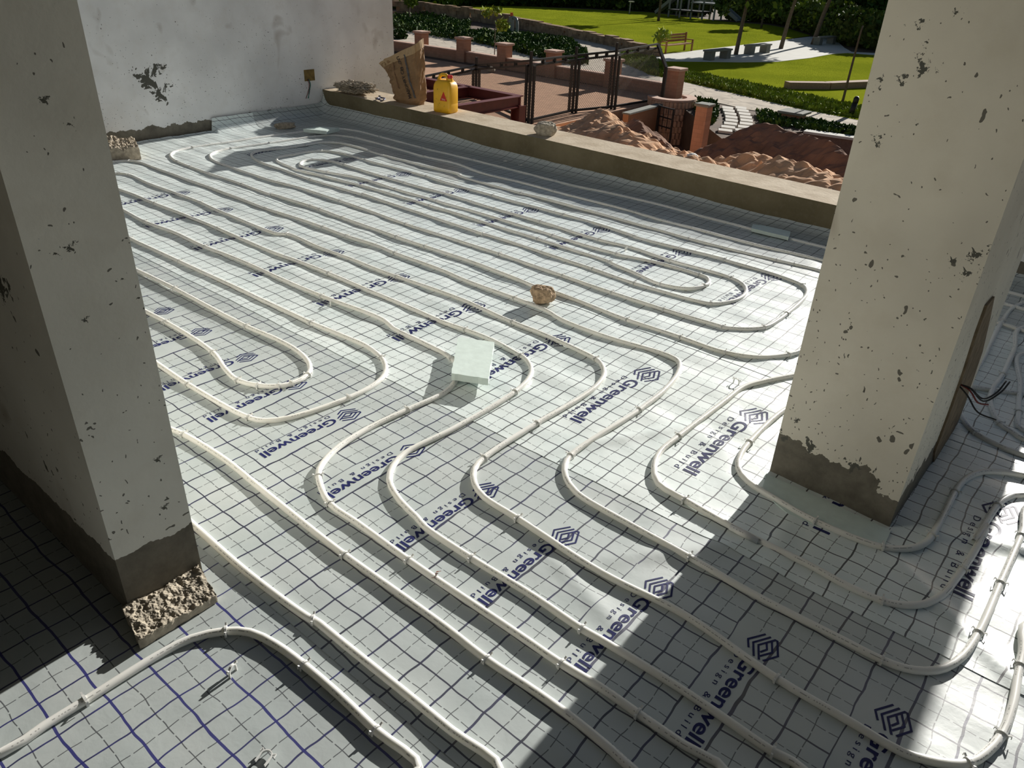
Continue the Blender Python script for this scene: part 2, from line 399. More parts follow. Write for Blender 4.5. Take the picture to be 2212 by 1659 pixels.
def make_print():
    """logo, name and small line; local frame: +x right and +y away on the floor, origin at the logo's centre"""
    V = []; Fc = []
    def add(vs_, fs):
        b = len(V); V.extend(vs_); Fc.extend([tuple(b + k for k in f) for f in fs])
    for s_ in ([(-0.0116, 0.0357), (-0.0374, -0.0068), (-0.0254, -0.0306)], [(0.0017, 0.0352), (-0.0236, -0.0083), (-0.0053, -0.0463)],
               [(0.0080, -0.0480), (-0.011, -0.0074), (0.0133, 0.0333), (0.0188, 0.033), (0.0378, -0.0096), (0.0164, -0.0452)],
               [(0.0087, 0.024), (0.0233, -0.0075), (0.0054, -0.0369)], [(0.0015, 0.0106), (0.0101, -0.0074), (0.0011, -0.0249)]):
        add(*stroke(s_, .0050))
    # text runs towards -y, its letters' tops towards +x
    for body, size, sp, bold, y_start, length, base in (('Greenwell', .048, 1.0, .0009, -.058, .288, -.021), ('Design & Build', .0205, 1.6, 0, -.058, .288, -.044)):
        vs_, fs, w_ = text_shape(body, size, sp, 0, 0, bold)
        k = length / w_
        add([(base + y, y_start - x * k) for (x, y) in vs_], fs)
    # split long edges so that the ink can follow the foil
    me = bpy.data.meshes.new('p'); me.from_pydata([(x, y, 0) for x, y in V], [], Fc)
    bm = bmesh.new(); bm.from_mesh(me); bmesh.ops.triangulate(bm, faces=bm.faces)
    for _ in range(3):
        es = [e for e in bm.edges if e.calc_length() > .013]
        if not es: break
        bmesh.ops.subdivide_edges(bm, edges=es, cuts=1); bmesh.ops.triangulate(bm, faces=[f for f in bm.faces if len(f.verts) > 3])
    for f in bm.faces:
        if f.normal.z < 0: f.normal_flip()
    bm.verts.ensure_lookup_table(); r = ([(v.co.x, v.co.y) for v in bm.verts], [tuple(v.index for v in f.verts) for f in bm.faces])
    bm.free(); bpy.data.meshes.remove(me); return r
PR = make_print()
def badge():
    """rounded double frame with slanted bars, as printed near the walls"""
    V = []; Fc = []
    def add(vs_, fs):
        b = len(V); V.extend(vs_); Fc.extend([tuple(b + k for k in f) for f in fs])
    def rr(w_, h_, r, wd):
        pts = []
        for cx, cy, a0 in ((w_ - r, h_ - r, 0), (-w_ + r, h_ - r, 90), (-w_ + r, -h_ + r, 180), (w_ - r, -h_ + r, 270)):
            for k in range(5): a = math.radians(a0 + k * 22.5); pts.append((cx + r * math.cos(a), cy + r * math.sin(a)))
        pts.append(pts[0]); add(*stroke(pts, wd))
    rr(.034, .085, .02, .004); rr(.027, .078, .016, .0025)
    vs_, fs, w_ = text_shape('OXIHO', .05, 1.0, 0, 0, .001); k = .125 / w_
    add([(-.017 + y, .0625 - x * k) for (x, y) in vs_], fs)
    return (V, Fc)
BD = badge()

mb = MB(); mb.box(-6.1, 3.0, -3.5, 4.66, -.25, -.012); floor = struct(mb.build('floor', M['conc']))
row1 = [-4.62, -4.139, -3.636, -3.108, -2.612, -2.117, -1.639, -1.208, -.767, -.35, .02]
row2 = [-3.04, -2.744, -2.42, -2.112, -1.811, -1.497, -1.183, -.886, -.589, -.307, -.012, .283]
row3 = [-5.2, -4.617, -4.027, -3.461, -2.867, -2.333, -1.8, -1.285]
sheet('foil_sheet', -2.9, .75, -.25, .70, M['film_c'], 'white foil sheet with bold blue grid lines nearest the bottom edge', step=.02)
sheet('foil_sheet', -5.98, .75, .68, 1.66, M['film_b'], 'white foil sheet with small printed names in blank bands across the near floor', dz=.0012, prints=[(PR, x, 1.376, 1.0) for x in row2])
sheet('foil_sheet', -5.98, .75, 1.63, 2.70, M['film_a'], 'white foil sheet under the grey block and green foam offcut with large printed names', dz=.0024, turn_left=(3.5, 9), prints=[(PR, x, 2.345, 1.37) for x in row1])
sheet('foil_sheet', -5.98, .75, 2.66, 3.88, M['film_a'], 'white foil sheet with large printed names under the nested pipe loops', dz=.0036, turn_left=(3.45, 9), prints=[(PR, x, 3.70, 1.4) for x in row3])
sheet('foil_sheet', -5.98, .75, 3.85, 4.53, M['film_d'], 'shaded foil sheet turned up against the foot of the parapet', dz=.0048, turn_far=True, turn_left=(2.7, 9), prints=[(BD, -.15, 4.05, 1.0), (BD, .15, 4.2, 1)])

# ------------------------------------------------------------------ walls, pillars, parapet, roof
bw = MB(); bw.box(-6.45, -6.1, -3.5, 5.525, -4.3, 3.0)
pk = atX(318, 165, -6.1); pk2 = atX(345, 200, -6.1)
M['wall_b'] = plaster('grey_white_plaster', (.86, .86, .86), .10, (3, 1, 0), peel=[(pk.x, pk.y, pk.z, .16, .42), (pk2.x, pk2.y, pk2.z, .12, .44)], speck=.8, base_var=.02)
struct(bw.build('wall_back', M['wall_b']))
def spots(L, f): return [(*f(x, y), rad, th) for x, y, rad, th in L]
SPR = spots([(1986, 50, .018, .42), (1998, 95, .012, .42), (1948, 60, .014, .45), (1950, 170, .02, .40), (2002, 140, .03, .44), (1990, 120, .02, .44), (2070, 20, .016, .46), (1935, 40, .012, .46), (1895, 178, .02, .40), (1898, 300, .025, .43), (2110, 545, .05, .47), (2090, 585, .05, .49), (2060, 560, .04, .50), (1985, 262, .018, .50), (1740, 700, .03, .50), (1700, 940, .05, .47), (1760, 960, .06, .49), (1850, 1000, .06, .48), (1730, 900, .05, .52)], lambda x, y: atY(x, y, 2.045))
SPL = spots([(95, 215, .010, .38), (150, 265, .02, .5), (150, 533, .018, .44), (120, 545, .02, .5), (265, 600, .02, .52), (183, 690, .01, .42), (340, 992, .012, .40), (355, 1095, .012, .40), (300, 640, .03, .54)], lambda x, y: atX(x, y, -1.49)) + spots([(0, 610, .05, .38)], lambda x, y: atY(x, y, .448))
M['pil_l'] = plaster('grey_plaster_left', (.72, .71, .65), .165, (0, 5, 2), speck=.9, peel=SPL, base_var=.012)
M['pil_r'] = plaster('cream_plaster_right', (.74, .70, .60), .115, (7, 2, 4), speck=2.2, peel=SPR, base_var=.045)
mb = MB(); mb.box(-3.0, -1.49, .448, .635, -.012, 3.0)
tag(mb.build('wall_pillar', M['pil_l']), 'tall grey plastered pillar at the left edge of the photo with broken block at foot', 'pillar')
mb = MB(); mb.prism([(-.588, 2.058), (-.215, 2.034), (-.205, 2.80), (-.578, 2.82)], -.012, 3.0)
pil = mb.build('wall_pillar', M['pil_r']); tag(pil, 'tall cream plastered pillar on the right with splashes and bare concrete foot', 'pillar')
# bare mortar chase on the pillar's narrow face
M['chase'] = plain('brown_mortar', (.20, .155, .105), .95, .3, 25, .2, .5)
v = [atX(*p, -.2075) for p in ((2146, 640), (2136, 690), (2120, 760), (2088, 862), (2052, 945), (2014, 1012), (2018, 975), (2052, 885), (2082, 800), (2108, 720), (2130, 660))]
v = [Vector((p.x, min(p.y, 2.77), p.z)) for p in v]
mb = MB(); n = len(v); mb.add([(p.x + .0035, p.y, p.z) for p in v] + [(p.x - .03, p.y, p.z) for p in v], [tuple(range(n)), tuple(range(n, 2 * n))[::-1]] + [(i, n + i, n + (i + 1) % n, (i + 1) % n) for i in range(n)])
mb.build('mortar_chase', M['chase'], pil, recalc=True)['label'] = 'brown mortar filled chase'
# parapet (slightly sloping top)
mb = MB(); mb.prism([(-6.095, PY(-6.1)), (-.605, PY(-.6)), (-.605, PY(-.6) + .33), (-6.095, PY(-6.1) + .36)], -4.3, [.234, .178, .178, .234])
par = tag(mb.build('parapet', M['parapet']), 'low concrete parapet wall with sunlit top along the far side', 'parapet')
mb = MB(); mb.box(-.60, -.06, 4.60, 4.93, -4.3, 3.0); struct(mb.build('wall_far', M['wall_b']))
mb = MB(); mb.box(-.06, 3.0, 4.60, 4.93, -4.3, .62); struct(mb.build('wall_right', M['wall_b']))
mb = MB(); mb.box(-3.0, 4.0, -3.7, 2.5, 3.0, 3.25); struct(mb.build('unseen_ceiling', M['conc_d']))  # unseen slab, added and cut short to control the sky fill
mb = MB(); mb.box(-6.1, 4.0, -3.7, -3.5, -.25, 3.0); struct(mb.build('unseen_wall_rear', M['conc_d']))  # unseen dark wall, added to lower the fill light
mb = MB(); mb.box(-3.0, -2.8, -3.5, .448, -.25, 3.0); struct(mb.build('unseen_wall_left', M['conc_d']))  # unseen dark wall, added to keep bounce light off the left side

# ------------------------------------------------------------------ heating pipes
R_P = .0098
def crop(x0, y0, s, L): return [(x0 + x / s, y0 + y / s) for x, y in L]
A = lambda L: crop(620, 250, 5.53, L); B = lambda L: crop(980, 320, 5.53, L); Cc = lambda L: crop(200, 280, 5.53, L)
D = lambda L: crop(560, 400, 5.53, L); E_ = lambda L: crop(900, 500, 5.53, L); F_ = lambda L: crop(1300, 450, 5.53, L)
G = lambda L: crop(1500, 550, 4.739, L); Z3 = lambda L: crop(1250, 330, 3.95, L); R7 = lambda L: crop(850, 600, 3.16, L)
R4 = lambda L: crop(1300, 1134, 3.16, L); R5 = lambda L: crop(1512, 1134, 3.16, L); R8 = lambda L: crop(1512, 700, 3.16, L)
R6 = lambda L: crop(200, 600, 3.16, L); R3 = lambda L: crop(650, 1134, 3.16, L); R2 = lambda L: crop(0, 1134, 3.16, L)
Zr = lambda L: crop(1980, 500, 3.318, L); Zb = lambda L: crop(1950, 900, 4.74, L); Z4 = lambda L: crop(1950, 1230, 3.866, L)
Z1 = lambda L: crop(200, 230, 3.95, L)
PIPES = {}
def pipe(key, label, px, ext0=None, ext1=None):
    P = [at(x, y, .016) for x, y in px]
    if ext0 == 'L': P = [P[0] + (P[0] - P[1]).normalized() * .45, P[0] + (P[0] - P[1]).normalized() * .15] + P
    elif ext0: P = [Vector((*ext0, .016))] + P if not isinstance(ext0, list) else [Vector((*q, .016)) for q in ext0] + P
    if ext1 == 'L': P = P + [P[-1] + (P[-1] - P[-2]).normalized() * .25, P[-1] + (P[-1] - P[-2]).normalized() * .6]; ext1 = None
    if ext1: P = P + ([Vector((*q, .016)) for q in ext1] if isinstance(ext1, list) else [Vector((*ext1, .016))])
    S = crom(P, .03)
    hs = [hgt(p.x, p.y) for p in S]
    for i, p in enumerate(S):
        a, b = max(0, i - 4), min(len(S), i + 5); m_ = sum(hs[a:b]) / (b - a)
        p.z = m_ + .0074 + .0085 * max(0, N3(i * .05, len(key) * 3.1, ord(key[-1])) - .05)
    o = MB().tube(S, R_P, 12).build('heating_pipe', M['pipe'], smooth=True)
    tag(o, label, 'pipe', 'floor heating pipes'); PIPES[key] = S; return o
pipe('outer', 'white heating pipe closest to the parapet and its return run below the corner foam',
     G([(1200, 905), (1095, 970), (970, 1010), (660, 1035), (320, 985)]) + Z3([(870, 1560), (415, 1410)]) + R7([(1110, 95)]) + E_([(1480, 670), (1080, 510), (600, 330), (100, 165)]) +
     D([(1640, 605), (990, 375), (610, 240), (140, 100)]) + Cc([(2130, 765), (1780, 640), (1160, 430), (1010, 370), (940, 320), (930, 285), (980, 250), (1190, 205), (1700, 130), (2212, 50)]) +
     A([(190, 180), (420, 155), (620, 145), (820, 170), (1110, 240), (1620, 370)]) + B([(240, 135), (800, 275), (1215, 385), (2212, 605)]) + Z3([(1480, 640), (2110, 800)]),
     ext0=[(.1, 3.3), (-.3, 3.1)], ext1=[(-.6, 4.37), (.1, 4.3)])
pipe('spiral', 'white heating pipe laid in nested loops across the far sunny floor',
     Z3([(2090, 910), (1760, 835), (1240, 710), (480, 500)]) + B([(1200, 505), (700, 370), (340, 285), (0, 165)]) + A([(1640, 475), (1170, 345), (820, 255), (640, 230), (520, 222), (340, 235)]) +
     Cc([(2110, 150), (1650, 215), (1480, 250), (1405, 285), (1410, 325), (1470, 365), (1700, 450), (2040, 570)]) + D([(400, 0), (700, 90), (960, 175), (1300, 290), (1750, 450)]) +
     E_([(345, 45), (990, 255), (1745, 515)]) + F_([(120, 995), (740, 1190), (1450, 1400)]) + G([(300, 730), (520, 745), (720, 730), (850, 665), (950, 590), (1080, 480), (1150, 395), (1150, 340), (1110, 300), (860, 205), (310, 45)]) +
     F_([(1470, 605), (395, 325)]) + B([(2165, 1040), (1315, 785), (465, 560), (0, 425)]) + A([(1660, 715), (930, 520), (640, 440), (415, 415), (200, 430), (75, 455)]) +
     Z1([(1700, 405), (1590, 425), (1575, 455), (1710, 520)]) + A([(75, 625), (440, 715), (880, 820), (1700, 1060)]) + B([(1000, 1070), (1870, 1350)]) +
     F_([(100, 635), (400, 760), (700, 890), (1050, 945), (1230, 910), (1285, 865), (1255, 810), (1170, 775), (700, 645), (180, 540)]) + B([(1950, 1255), (1185, 1030), (200, 730)]) +
     A([(1785, 1005), (1290, 865), (880, 740), (480, 665), (230, 610), (155, 575), (190, 530), (300, 512), (500, 528), (680, 580), (1395, 790)]) +
     B([(0, 565), (485, 710), (1035, 870), (1735, 1080)]) + F_([(390, 465), (820, 605), (1550, 815), (1690, 890), (1730, 965), (1660, 1050), (1500, 1105), (1310, 1120), (390, 880)]) +
     B([(1660, 1425), (350, 1010)]) + E_([(790, 15)]) + D([(1225, 95)]) + A([(905, 930), (275, 750), (0, 655)]) + Cc([(2100, 420), (1970, 365), (1905, 310), (1905, 275), (1980, 248), (2212, 222)]) +
     A([(210, 345), (400, 315), (600, 318), (850, 375), (1500, 560), (2060, 700)]) + B([(65, 320), (800, 525)]) + Z3([(460, 590), (940, 725), (1690, 905), (2080, 995)]),
     ext0=[(.1, 4.12), (-.6, 4.17)], ext1=[(-.7, 3.93), (.1, 3.85)])
pipe('seventh', 'white heating pipe passing under the brown stone and winding around the right pillar',
     Cc([(210, 372), (430, 360), (560, 380), (740, 445), (900, 500), (1230, 620), (1400, 680), (1700, 790), (2060, 925)]) + D([(400, 370), (760, 490), (1040, 595), (1450, 725), (1620, 795)]) +
     E_([(332, 457), (600, 570), (1170, 780), (1550, 925)]) + R7([(1150, 275), (1500, 405), (1820, 500)]) + R7([(1925, 545), (1955, 580), (1940, 650), (1850, 760), (1680, 890), (1210, 1200), (1170, 1270), (1180, 1350), (1250, 1450), (1600, 1660)]) +
     R4([(600, 210), (1100, 490), (1650, 770)]) + R5([(1250, 905), (1400, 960), (1550, 980), (1680, 960), (1800, 880), (1910, 720), (2060, 380), (2200, 60)]) + [(2235, 1085)], ext0='L', ext1=[(.42, 2.5)])
pipe('eighth', 'white heating pipe with an S bend whose run leaves the photo at bottom right',
     Cc([(245, 510), (330, 512), (430, 530), (640, 620), (900, 715), (1290, 860), (1600, 995), (2212, 1180 + 50)]) + D([(330, 565), (700, 715), (1100, 865), (1640, 1070)]) +
     E_([(560, 800), (1145, 1060), (1600, 1250), (2140, 1510)]) + R7([(1420, 580), (1440, 640), (1390, 720), (1250, 820), (980, 985), (620, 1220), (550, 1300), (555, 1400), (620, 1490), (850, 1635)]) +
     R4([(0, 310), (560, 590), (1200, 1030), (1700, 1325)]) + Z4([(0, 1505), (200, 1570), (400, 1605), (560, 1600), (700, 1520), (840, 1360), (930, 1110), (970, 880), (1010, 680)]) + [(2225, 1340)], ext0='L', ext1=[(.45, 2.0)])
pipe('ninth', 'white heating pipe with an S bend passing just above the green foam block',
     Cc([(285, 690), (500, 770), (740, 875), (1100, 1010), (1490, 1170), (2212, 1470)]) + D([(400, 870), (830, 1040), (1300, 1235), (1800, 1440), (2212, 1620)]) + E_([(580, 1150), (900, 1275), (1240, 1465)]) +
     R7([(890, 535), (935, 590), (930, 670), (830, 770), (400, 1020), (80, 1180)]) + R6([(2050, 1270), (2025, 1370), (2100, 1510), (2212, 1620)]) + R3([(850, 0), (1165, 210), (1600, 475), (1920, 690)]) +
     R4([(0, 765), (620, 1150), (1175, 1530), (1400, 1665)]), ext0='L', ext1=[(-.1, .95)])
pipe('tenth', 'white heating pipe that runs beneath the pale green foam block in the middle',
     Cc([(345, 940), (620, 1085), (1000, 1230), (1340, 1385)]) + D([(-70, 950), (745, 1315), (1500, 1605)]) + R7([(0, 335), (200, 430), (370, 520), (440, 590), (430, 680), (350, 770), (100, 885)]) +
     R6([(1900, 1005), (1650, 1170), (1545, 1300), (1550, 1390), (1620, 1530), (1800, 1655)]) + R3([(735, 225), (1110, 480), (1500, 740), (1780, 930)]) + R4([(0, 1095), (250, 1270), (560, 1480), (850, 1665)]),
     ext0='L', ext1=[(-.5, .6)])
pipe('ubend', 'white heating pipe making the wider U bend beside the left pillar',
     Z1([(300, 1110), (740, 1310), (1450, 1640)]) + R6([(1491, 295), (1700, 380), (1880, 460), (1990, 560), (1990, 650), (1900, 730), (1750, 805), (1350, 940), (1180, 962), (1065, 940), (650, 715), (430, 570)]),
     ext0='L', ext1='L')
pipe('inner', 'white heating pipe making the small inner U bend held by many clips',
     Z1([(350, 1380), (700, 1550)]) + R6([(1050, 320), (1250, 405), (1400, 490), (1480, 580), (1470, 650), (1360, 710), (1270, 730), (1130, 727), (990, 692), (905, 615), (820, 500), (500, 295), (350, 215)]),
     ext0='L', ext1='L')
pipe('long', 'white heating pipe running straight from the left pillar to bottom centre',
     R6([(530, 1020), (620, 1055), (900, 1225), (1200, 1470), (1420, 1645)]) + R3([(300, 190), (760, 515), (1000, 690), (1270, 900), (1620, 1130), (1900, 1335), (2212, 1600)]) + [(1385, 1680)],
     ext0='L', ext1=[(-.6, .55)])
pipe('near', 'white heating pipe emerging beside the broken block toward the bottom edge', 
     [(411, 1124)] + R2([(1700, 320), (2130, 630)]) + R3([(85, 630), (300, 800), (760, 1170), (1030, 1390), (1360, 1660)]), ext0='L', ext1=[(-.75, .45)])
pipe('front', 'printed white heating pipe curving across the bottom left corner',
     [(0, 1621), (93, 1562), (182, 1508), (279, 1447), (354, 1402), (412, 1374), (487, 1358), (540, 1361), (595, 1387), (657, 1432), (735, 1499), (812, 1572), (905, 1655)], ext0=(-1.5, -.12), ext1=[(-.85, .4)])
pipe('around', 'white heating pipe looping round the front of the right pillar',
     [(1740, 862)] + R8([(590, 567), (340, 795), (280, 880), (265, 970), (330, 1060), (500, 1170), (790, 1335), (1250, 1515)]) + Zb([(0, 1340), (150, 1325), (260, 1265), (340, 1150), (440, 960), (540, 760), (620, 650), (740, 575), (850, 548), (1000, 548), (1242, 580)]),
     ext0=[(-.35, 3.0), (-.50, 2.93)], ext1=[(.35, 2.6)])
pipe('second', 'white heating pipe kinked behind the right pillar then passing below its front',
     [(1735, 803)] + G([(1035, 1215), (760, 1265), (510, 1335), (330, 1470), (100, 1645)]) + R7([(1950, 1070), (1820, 1180), (1780, 1290), (1810, 1400), (1990, 1510), (2212, 1640)]) + R8([(400, 1480)]) +
     R4([(880, 10), (1380, 240), (1700, 410), (1920, 505)]) + R5([(1400, 535), (1540, 525), (1660, 465), (1740, 370), (1800, 290), (1900, 130), (1960, 0)]) + Zb([(740, 1270), (850, 1080), (980, 890), (1080, 810), (1242, 780)]),
     ext0=[(-.4, 3.35), (-.6, 3.2)], ext1=[(.5, 2.6)])
pipe('rear', 'white heating pipe bending round the back corner of the right pillar',
     Zr([(800, 505), (700, 535), (620, 630), (540, 780), (480, 900), (400, 1020), (330, 1130), (300, 1230), (330, 1320), (430, 1430), (600, 1520), (800, 1600)]), ext0=(.2, 4.15), ext1=[(.4, 2.8)])
pipe('corner', 'white heating pipe with a tight bend at the right edge beside the loose wires',
     Zr([(800, 670), (700, 850), (620, 1020), (555, 1110), (530, 1190), (550, 1280), (600, 1365), (690, 1425), (800, 1490)]), ext0=(.3, 4.0), ext1=[(.45, 3.0)])
pipe('edge', 'short length of white heating pipe at the extreme right edge', [(2216, 760), (2206, 830), (2203, 886), (2212, 925)], ext0=(.3, 3.6), ext1=[(.5, 3.2)])

# ------------------------------------------------------------------ clips
def clip_mesh():
    mb = MB(); n = 10; r0, r1 = R_P + .0004, R_P + .0030; w_ = .0028
    ring = []
    pr_ = []
    for k in range(n + 1):
        a = math.pi * k / n; pr_.append((math.cos(a), math.sin(a)))
    prof = [(r0 * c, r0 * s) for c, s in pr_]; prof2 = [(r1 * c, r1 * s) for c, s in pr_]
    prof = [(r0, -.018)] + prof + [(-r0, -.018)]; prof2 = [(r1, -.018)] + prof2 + [(-r1, -.018)]
    m_ = len(prof); v = []
    for x in (-w_, w_):
        v += [(x, a, b) for a, b in prof] + [(x, a, b) for a, b in prof2]
    f = []
    for i in range(m_ - 1):
        f += [(i, i + 1, m_ + i + 1, m_ + i), (2 * m_ + i + 1, 2 * m_ + i, 3 * m_ + i, 3 * m_ + i + 1), (m_ + i, m_ + i + 1, 3 * m_ + i + 1, 3 * m_ + i), (i + 1, i, 2 * m_ + i, 2 * m_ + i + 1)]
    f += [(0, m_, 3 * m_, 2 * m_), (m_ - 1, 2 * m_ - 1 + 2 * m_ - m_, 3 * m_ + m_ - 1, 2 * m_ - 1)]
    f[-1] = (m_ - 1, 3 * m_ - 1, 4 * m_ - 1, 2 * m_ - 1)
    mb.add(v, f)
    # barbed ears
    for sgn in (1, -1):
        mb.bar((0, sgn * r1 * .7, r1 * .5), (0, sgn * (r1 + .0035), r1 * .85), .0042, .0020)
        mb.bar((0, sgn * (r1 + .0035), r1 * .85), (0, sgn * (r1 + .0042), .003), .0036, .0016)
    return mb
clip0 = clip_mesh().build('pipe_clip', M['clip'], recalc=True); first = [True]
NAMES = {'outer': 'the pipe closest to the parapet', 'spiral': 'the nested far loops', 'seventh': 'the pipe under the brown stone', 'eighth': 'the pipe leaving at bottom right corner',
         'ninth': 'the pipe just above the foam block', 'tenth': 'the pipe under the foam block', 'ubend': 'the wide U bend', 'inner': 'the small inner U bend',
         'long': 'the long pipe to bottom centre', 'near': 'the pipe beside the broken block', 'front': 'the printed front pipe', 'around': 'the pipe round the right pillar',
         'second': 'the kinked pipe below the right pillar', 'rear': 'the pipe behind the right pillar', 'corner': 'the tight bend at right edge', 'edge': 'the extreme right pipe'}
CL = (A([(1110, 240), (1620, 370), (340, 235), (820, 260), (1640, 475), (210, 345), (1000, 412), (2060, 705), (415, 415), (930, 522), (1660, 715), (75, 460), (300, 512), (500, 528), (680, 580), (1395, 790), (75, 625), (275, 750), (440, 715), (480, 665), (880, 820), (1290, 865), (905, 930), (1785, 1005), (1700, 1060), (630, 1000), (1420, 1275), (280, 1075), (420, 1320), (650, 1195)]) +
      B([(240, 135), (1215, 385), (1200, 505), (65, 320), (800, 525), (465, 560), (1315, 785), (2165, 1040), (485, 710), (1035, 870), (1735, 1080), (1185, 1030), (1950, 1255), (1000, 1070), (1870, 1350), (350, 1010), (1660, 1425), (550, 1250), (1300, 1510), (2170, 1580), (2170, 750)]) +
      Cc([(430, 360), (430, 530), (1010, 370), (1160, 430), (1780, 640), (1290, 860), (2130, 765), (740, 875), (1490, 1170), (620, 1085), (1340, 1380), (1190, 205), (1650, 215), (2110, 150), (450, 1290), (1020, 1560), (2060, 925)]) +
      D([(330, 565), (610, 240), (720, 285), (760, 490), (1040, 595), (1620, 795), (990, 375), (960, 175), (1640, 605), (1980, 715), (830, 1040), (1640, 1070), (745, 1315), (620, 1620)]) +
      E_([(1170, 780), (580, 1150), (1145, 1060), (1240, 1465), (2140, 1510), (2110, 430)]) + F_([(395, 325), (1040, 345), (1470, 605), (820, 605), (180, 540), (390, 880), (120, 995), (740, 1190), (1450, 1400), (1940, 1400), (1310, 1120), (1550, 815), (1165, 780), (1235, 915), (700, 890), (300, 1300), (925, 1520), (2090, 600)]) +
      G([(1040, 95), (1120, 310), (950, 590), (320, 985), (970, 1010)]) + R7([(1595, 270), (1950, 395), (870, 520), (830, 770), (980, 985), (620, 1220), (1680, 890), (1195, 1210), (1950, 1070), (1990, 1510), (850, 1635), (100, 885), (415, 545)]) +
      R6([(550, 65), (1055, 322), (1450, 665), (1360, 712), (1270, 730), (1130, 727), (990, 692), (820, 500), (500, 295), (1970, 540), (1750, 805), (1065, 940), (650, 715), (2155, 885), (1545, 1355), (1620, 1535), (620, 1055)]) +
      R3([(300, 190), (735, 225), (1165, 210), (1270, 895), (1780, 930), (1920, 690), (85, 620), (20, 930), (540, 1405)]) + R2([(600, 1165), (1550, 695), (2075, 945)]) +
      R4([(600, 210), (1920, 505), (1920, 900), (1200, 1030), (250, 1280), (1175, 1530)]) + R5([(1250, 140), (1590, 70), (1790, 310), (1910, 720), (2060, 380), (2090, 1385), (2190, 950), (2205, 60), (1810, 1610)]) +
      R8([(340, 800), (800, 1330), (1740, 1140)]) + Zr([(620, 630), (430, 1430), (620, 1020), (530, 1190), (600, 1365), (740, 1280)]) + Zb([(980, 890)]) + Z1([(740, 1310)]))
placed = []; per = {}
for (x, y) in CL:
    p = at(x, y, .016); best = None
    for k, S in PIPES.items():
        for i in range(1, len(S) - 1):
            d2 = (S[i].x - p.x) ** 2 + (S[i].y - p.y) ** 2
            if best is None or d2 < best[0]: best = (d2, k, i)
    if best[0] > .06 ** 2: continue
    q = PIPES[best[1]][best[2]]
    if any((q - r).length < .035 for r in placed): continue
    placed.append(q); per.setdefault(best[1], []).append((best[2], q))
ORD = ['first', 'second', 'third', 'fourth', 'fifth', 'sixth', 'seventh', 'eighth', 'ninth', 'tenth', 'eleventh', 'twelfth', 'thirteenth', 'fourteenth', 'fifteenth', 'sixteenth', 'seventeenth', 'eighteenth', 'nineteenth', 'twentieth']
def ordn(i):
    if i < 20: return ORD[i]
    T = {2: 'twenty', 3: 'thirty', 4: 'forty', 5: 'fifty', 6: 'sixty'}; i += 1
    if i % 10 == 0: return {20: 'twentieth', 30: 'thirtieth', 40: 'fortieth', 50: 'fiftieth', 60: 'sixtieth'}[i]
    return T[i // 10] + '-' + ORD[i % 10 - 1]
for k, L in per.items():
    L.sort(key=lambda e: e[1].x)
    for j, (i, q) in enumerate(L):
        S = PIPES[k]; t = (S[min(i + 1, len(S) - 1)] - S[i - 1]).normalized()
        if first[0]: o = clip0; first[0] = False
        else: o = clip0.copy(); C.objects.link(o)
        o.location = q; o.rotation_euler = (0, 0, math.atan2(t.y, t.x) + random.uniform(-.12, .12))
        tag(o, 'white plastic clip on %s, %s from its left end' % (NAMES[k], ordn(j)), 'pipe clip', 'clips holding the heating pipes')
# loose clips: one standing, empty ones
def loose(px, py, lab, lying=False, rz=0):
    o = clip0.copy(); C.objects.link(o); p = at(px, py, .004)
    if lying: o.rotation_euler = (math.radians(4), math.radians(88), rz); o.location = (p.x, p.y, hgt(p.x, p.y) + .008)
    else: o.rotation_euler = (0, 0, rz); o.location = (p.x, p.y, hgt(p.x, p.y) + .014)
    tag(o, lab, 'pipe clip', 'loose clips')
loose(503, 1452, 'empty white clip pushed into the foil inside the front pipe curve', rz=.4)
loose(575, 1635, 'barbed white clip lying loose at the bottom edge left of centre', True, rz=1.9)
loose(1590, 828, 'empty hooked clip left of the kink beside the right pillar', rz=1.4)
loose(1093, 349, 'pale clip lying on the shaded turned-up foil at the parapet foot, left one', True, rz=.3)
loose(1124, 357, 'pale clip lying on the shaded turned-up foil at the parapet foot, right one', True, rz=-.6)
loose(714, 659, 'loose white clip on the printed foil above the left U bends', rz=.9)
loose(1352, 541, 'small clip standing empty between the nested loops', rz=.2)

# ------------------------------------------------------------------ foam boards, stones
def foam(name, label, top, th, z):
    P = [at(x, y, z + th) for x, y in top]; mb = MB(); n = len(P)
    # ragged cut edges
    pts = []
    for i in range(n):
        a, b = P[i], P[(i + 1) % n]; k = max(2, int((b - a).length / .012))
        for j in range(k):
            q = a.lerp(b, j / k); nrm = Vector((-(b - a).y, (b - a).x, 0)).normalized(); q = q + nrm * (.0016 * random.uniform(-1, 1) if j else 0); pts.append((q.x, q.y))
    mb.prism(pts, z, z + th); o = mb.build(name, M['foam'], recalc=True); return tag(o, label, 'foam board', 'pale green foam offcuts')
foam('foam_offcut', 'pale green foam offcut lying on a pipe in the middle of the floor', [(990, 728), (1068, 739), (1055, 818), (975, 806)], .028, .026)
foam('foam_offcut', 'pale green foam offcut on the pipes in the far left corner', [(655, 278), (705, 283), (733, 276), (690, 273)], .028, .024)
foam('foam_offcut', 'shaded green foam strip lying against the foot of the parapet near the pillar', [(1626, 484), (1660, 489), (1708, 500), (1704, 512), (1660, 502), (1624, 493)], .02, .012)
foam('foam_board', 'bare green foam board showing in front of the right pillar foot', [(1655, 1022), (1925, 1146), (1912, 1178), (1800, 1150), (1700, 1108), (1645, 1058)], .004, .003)
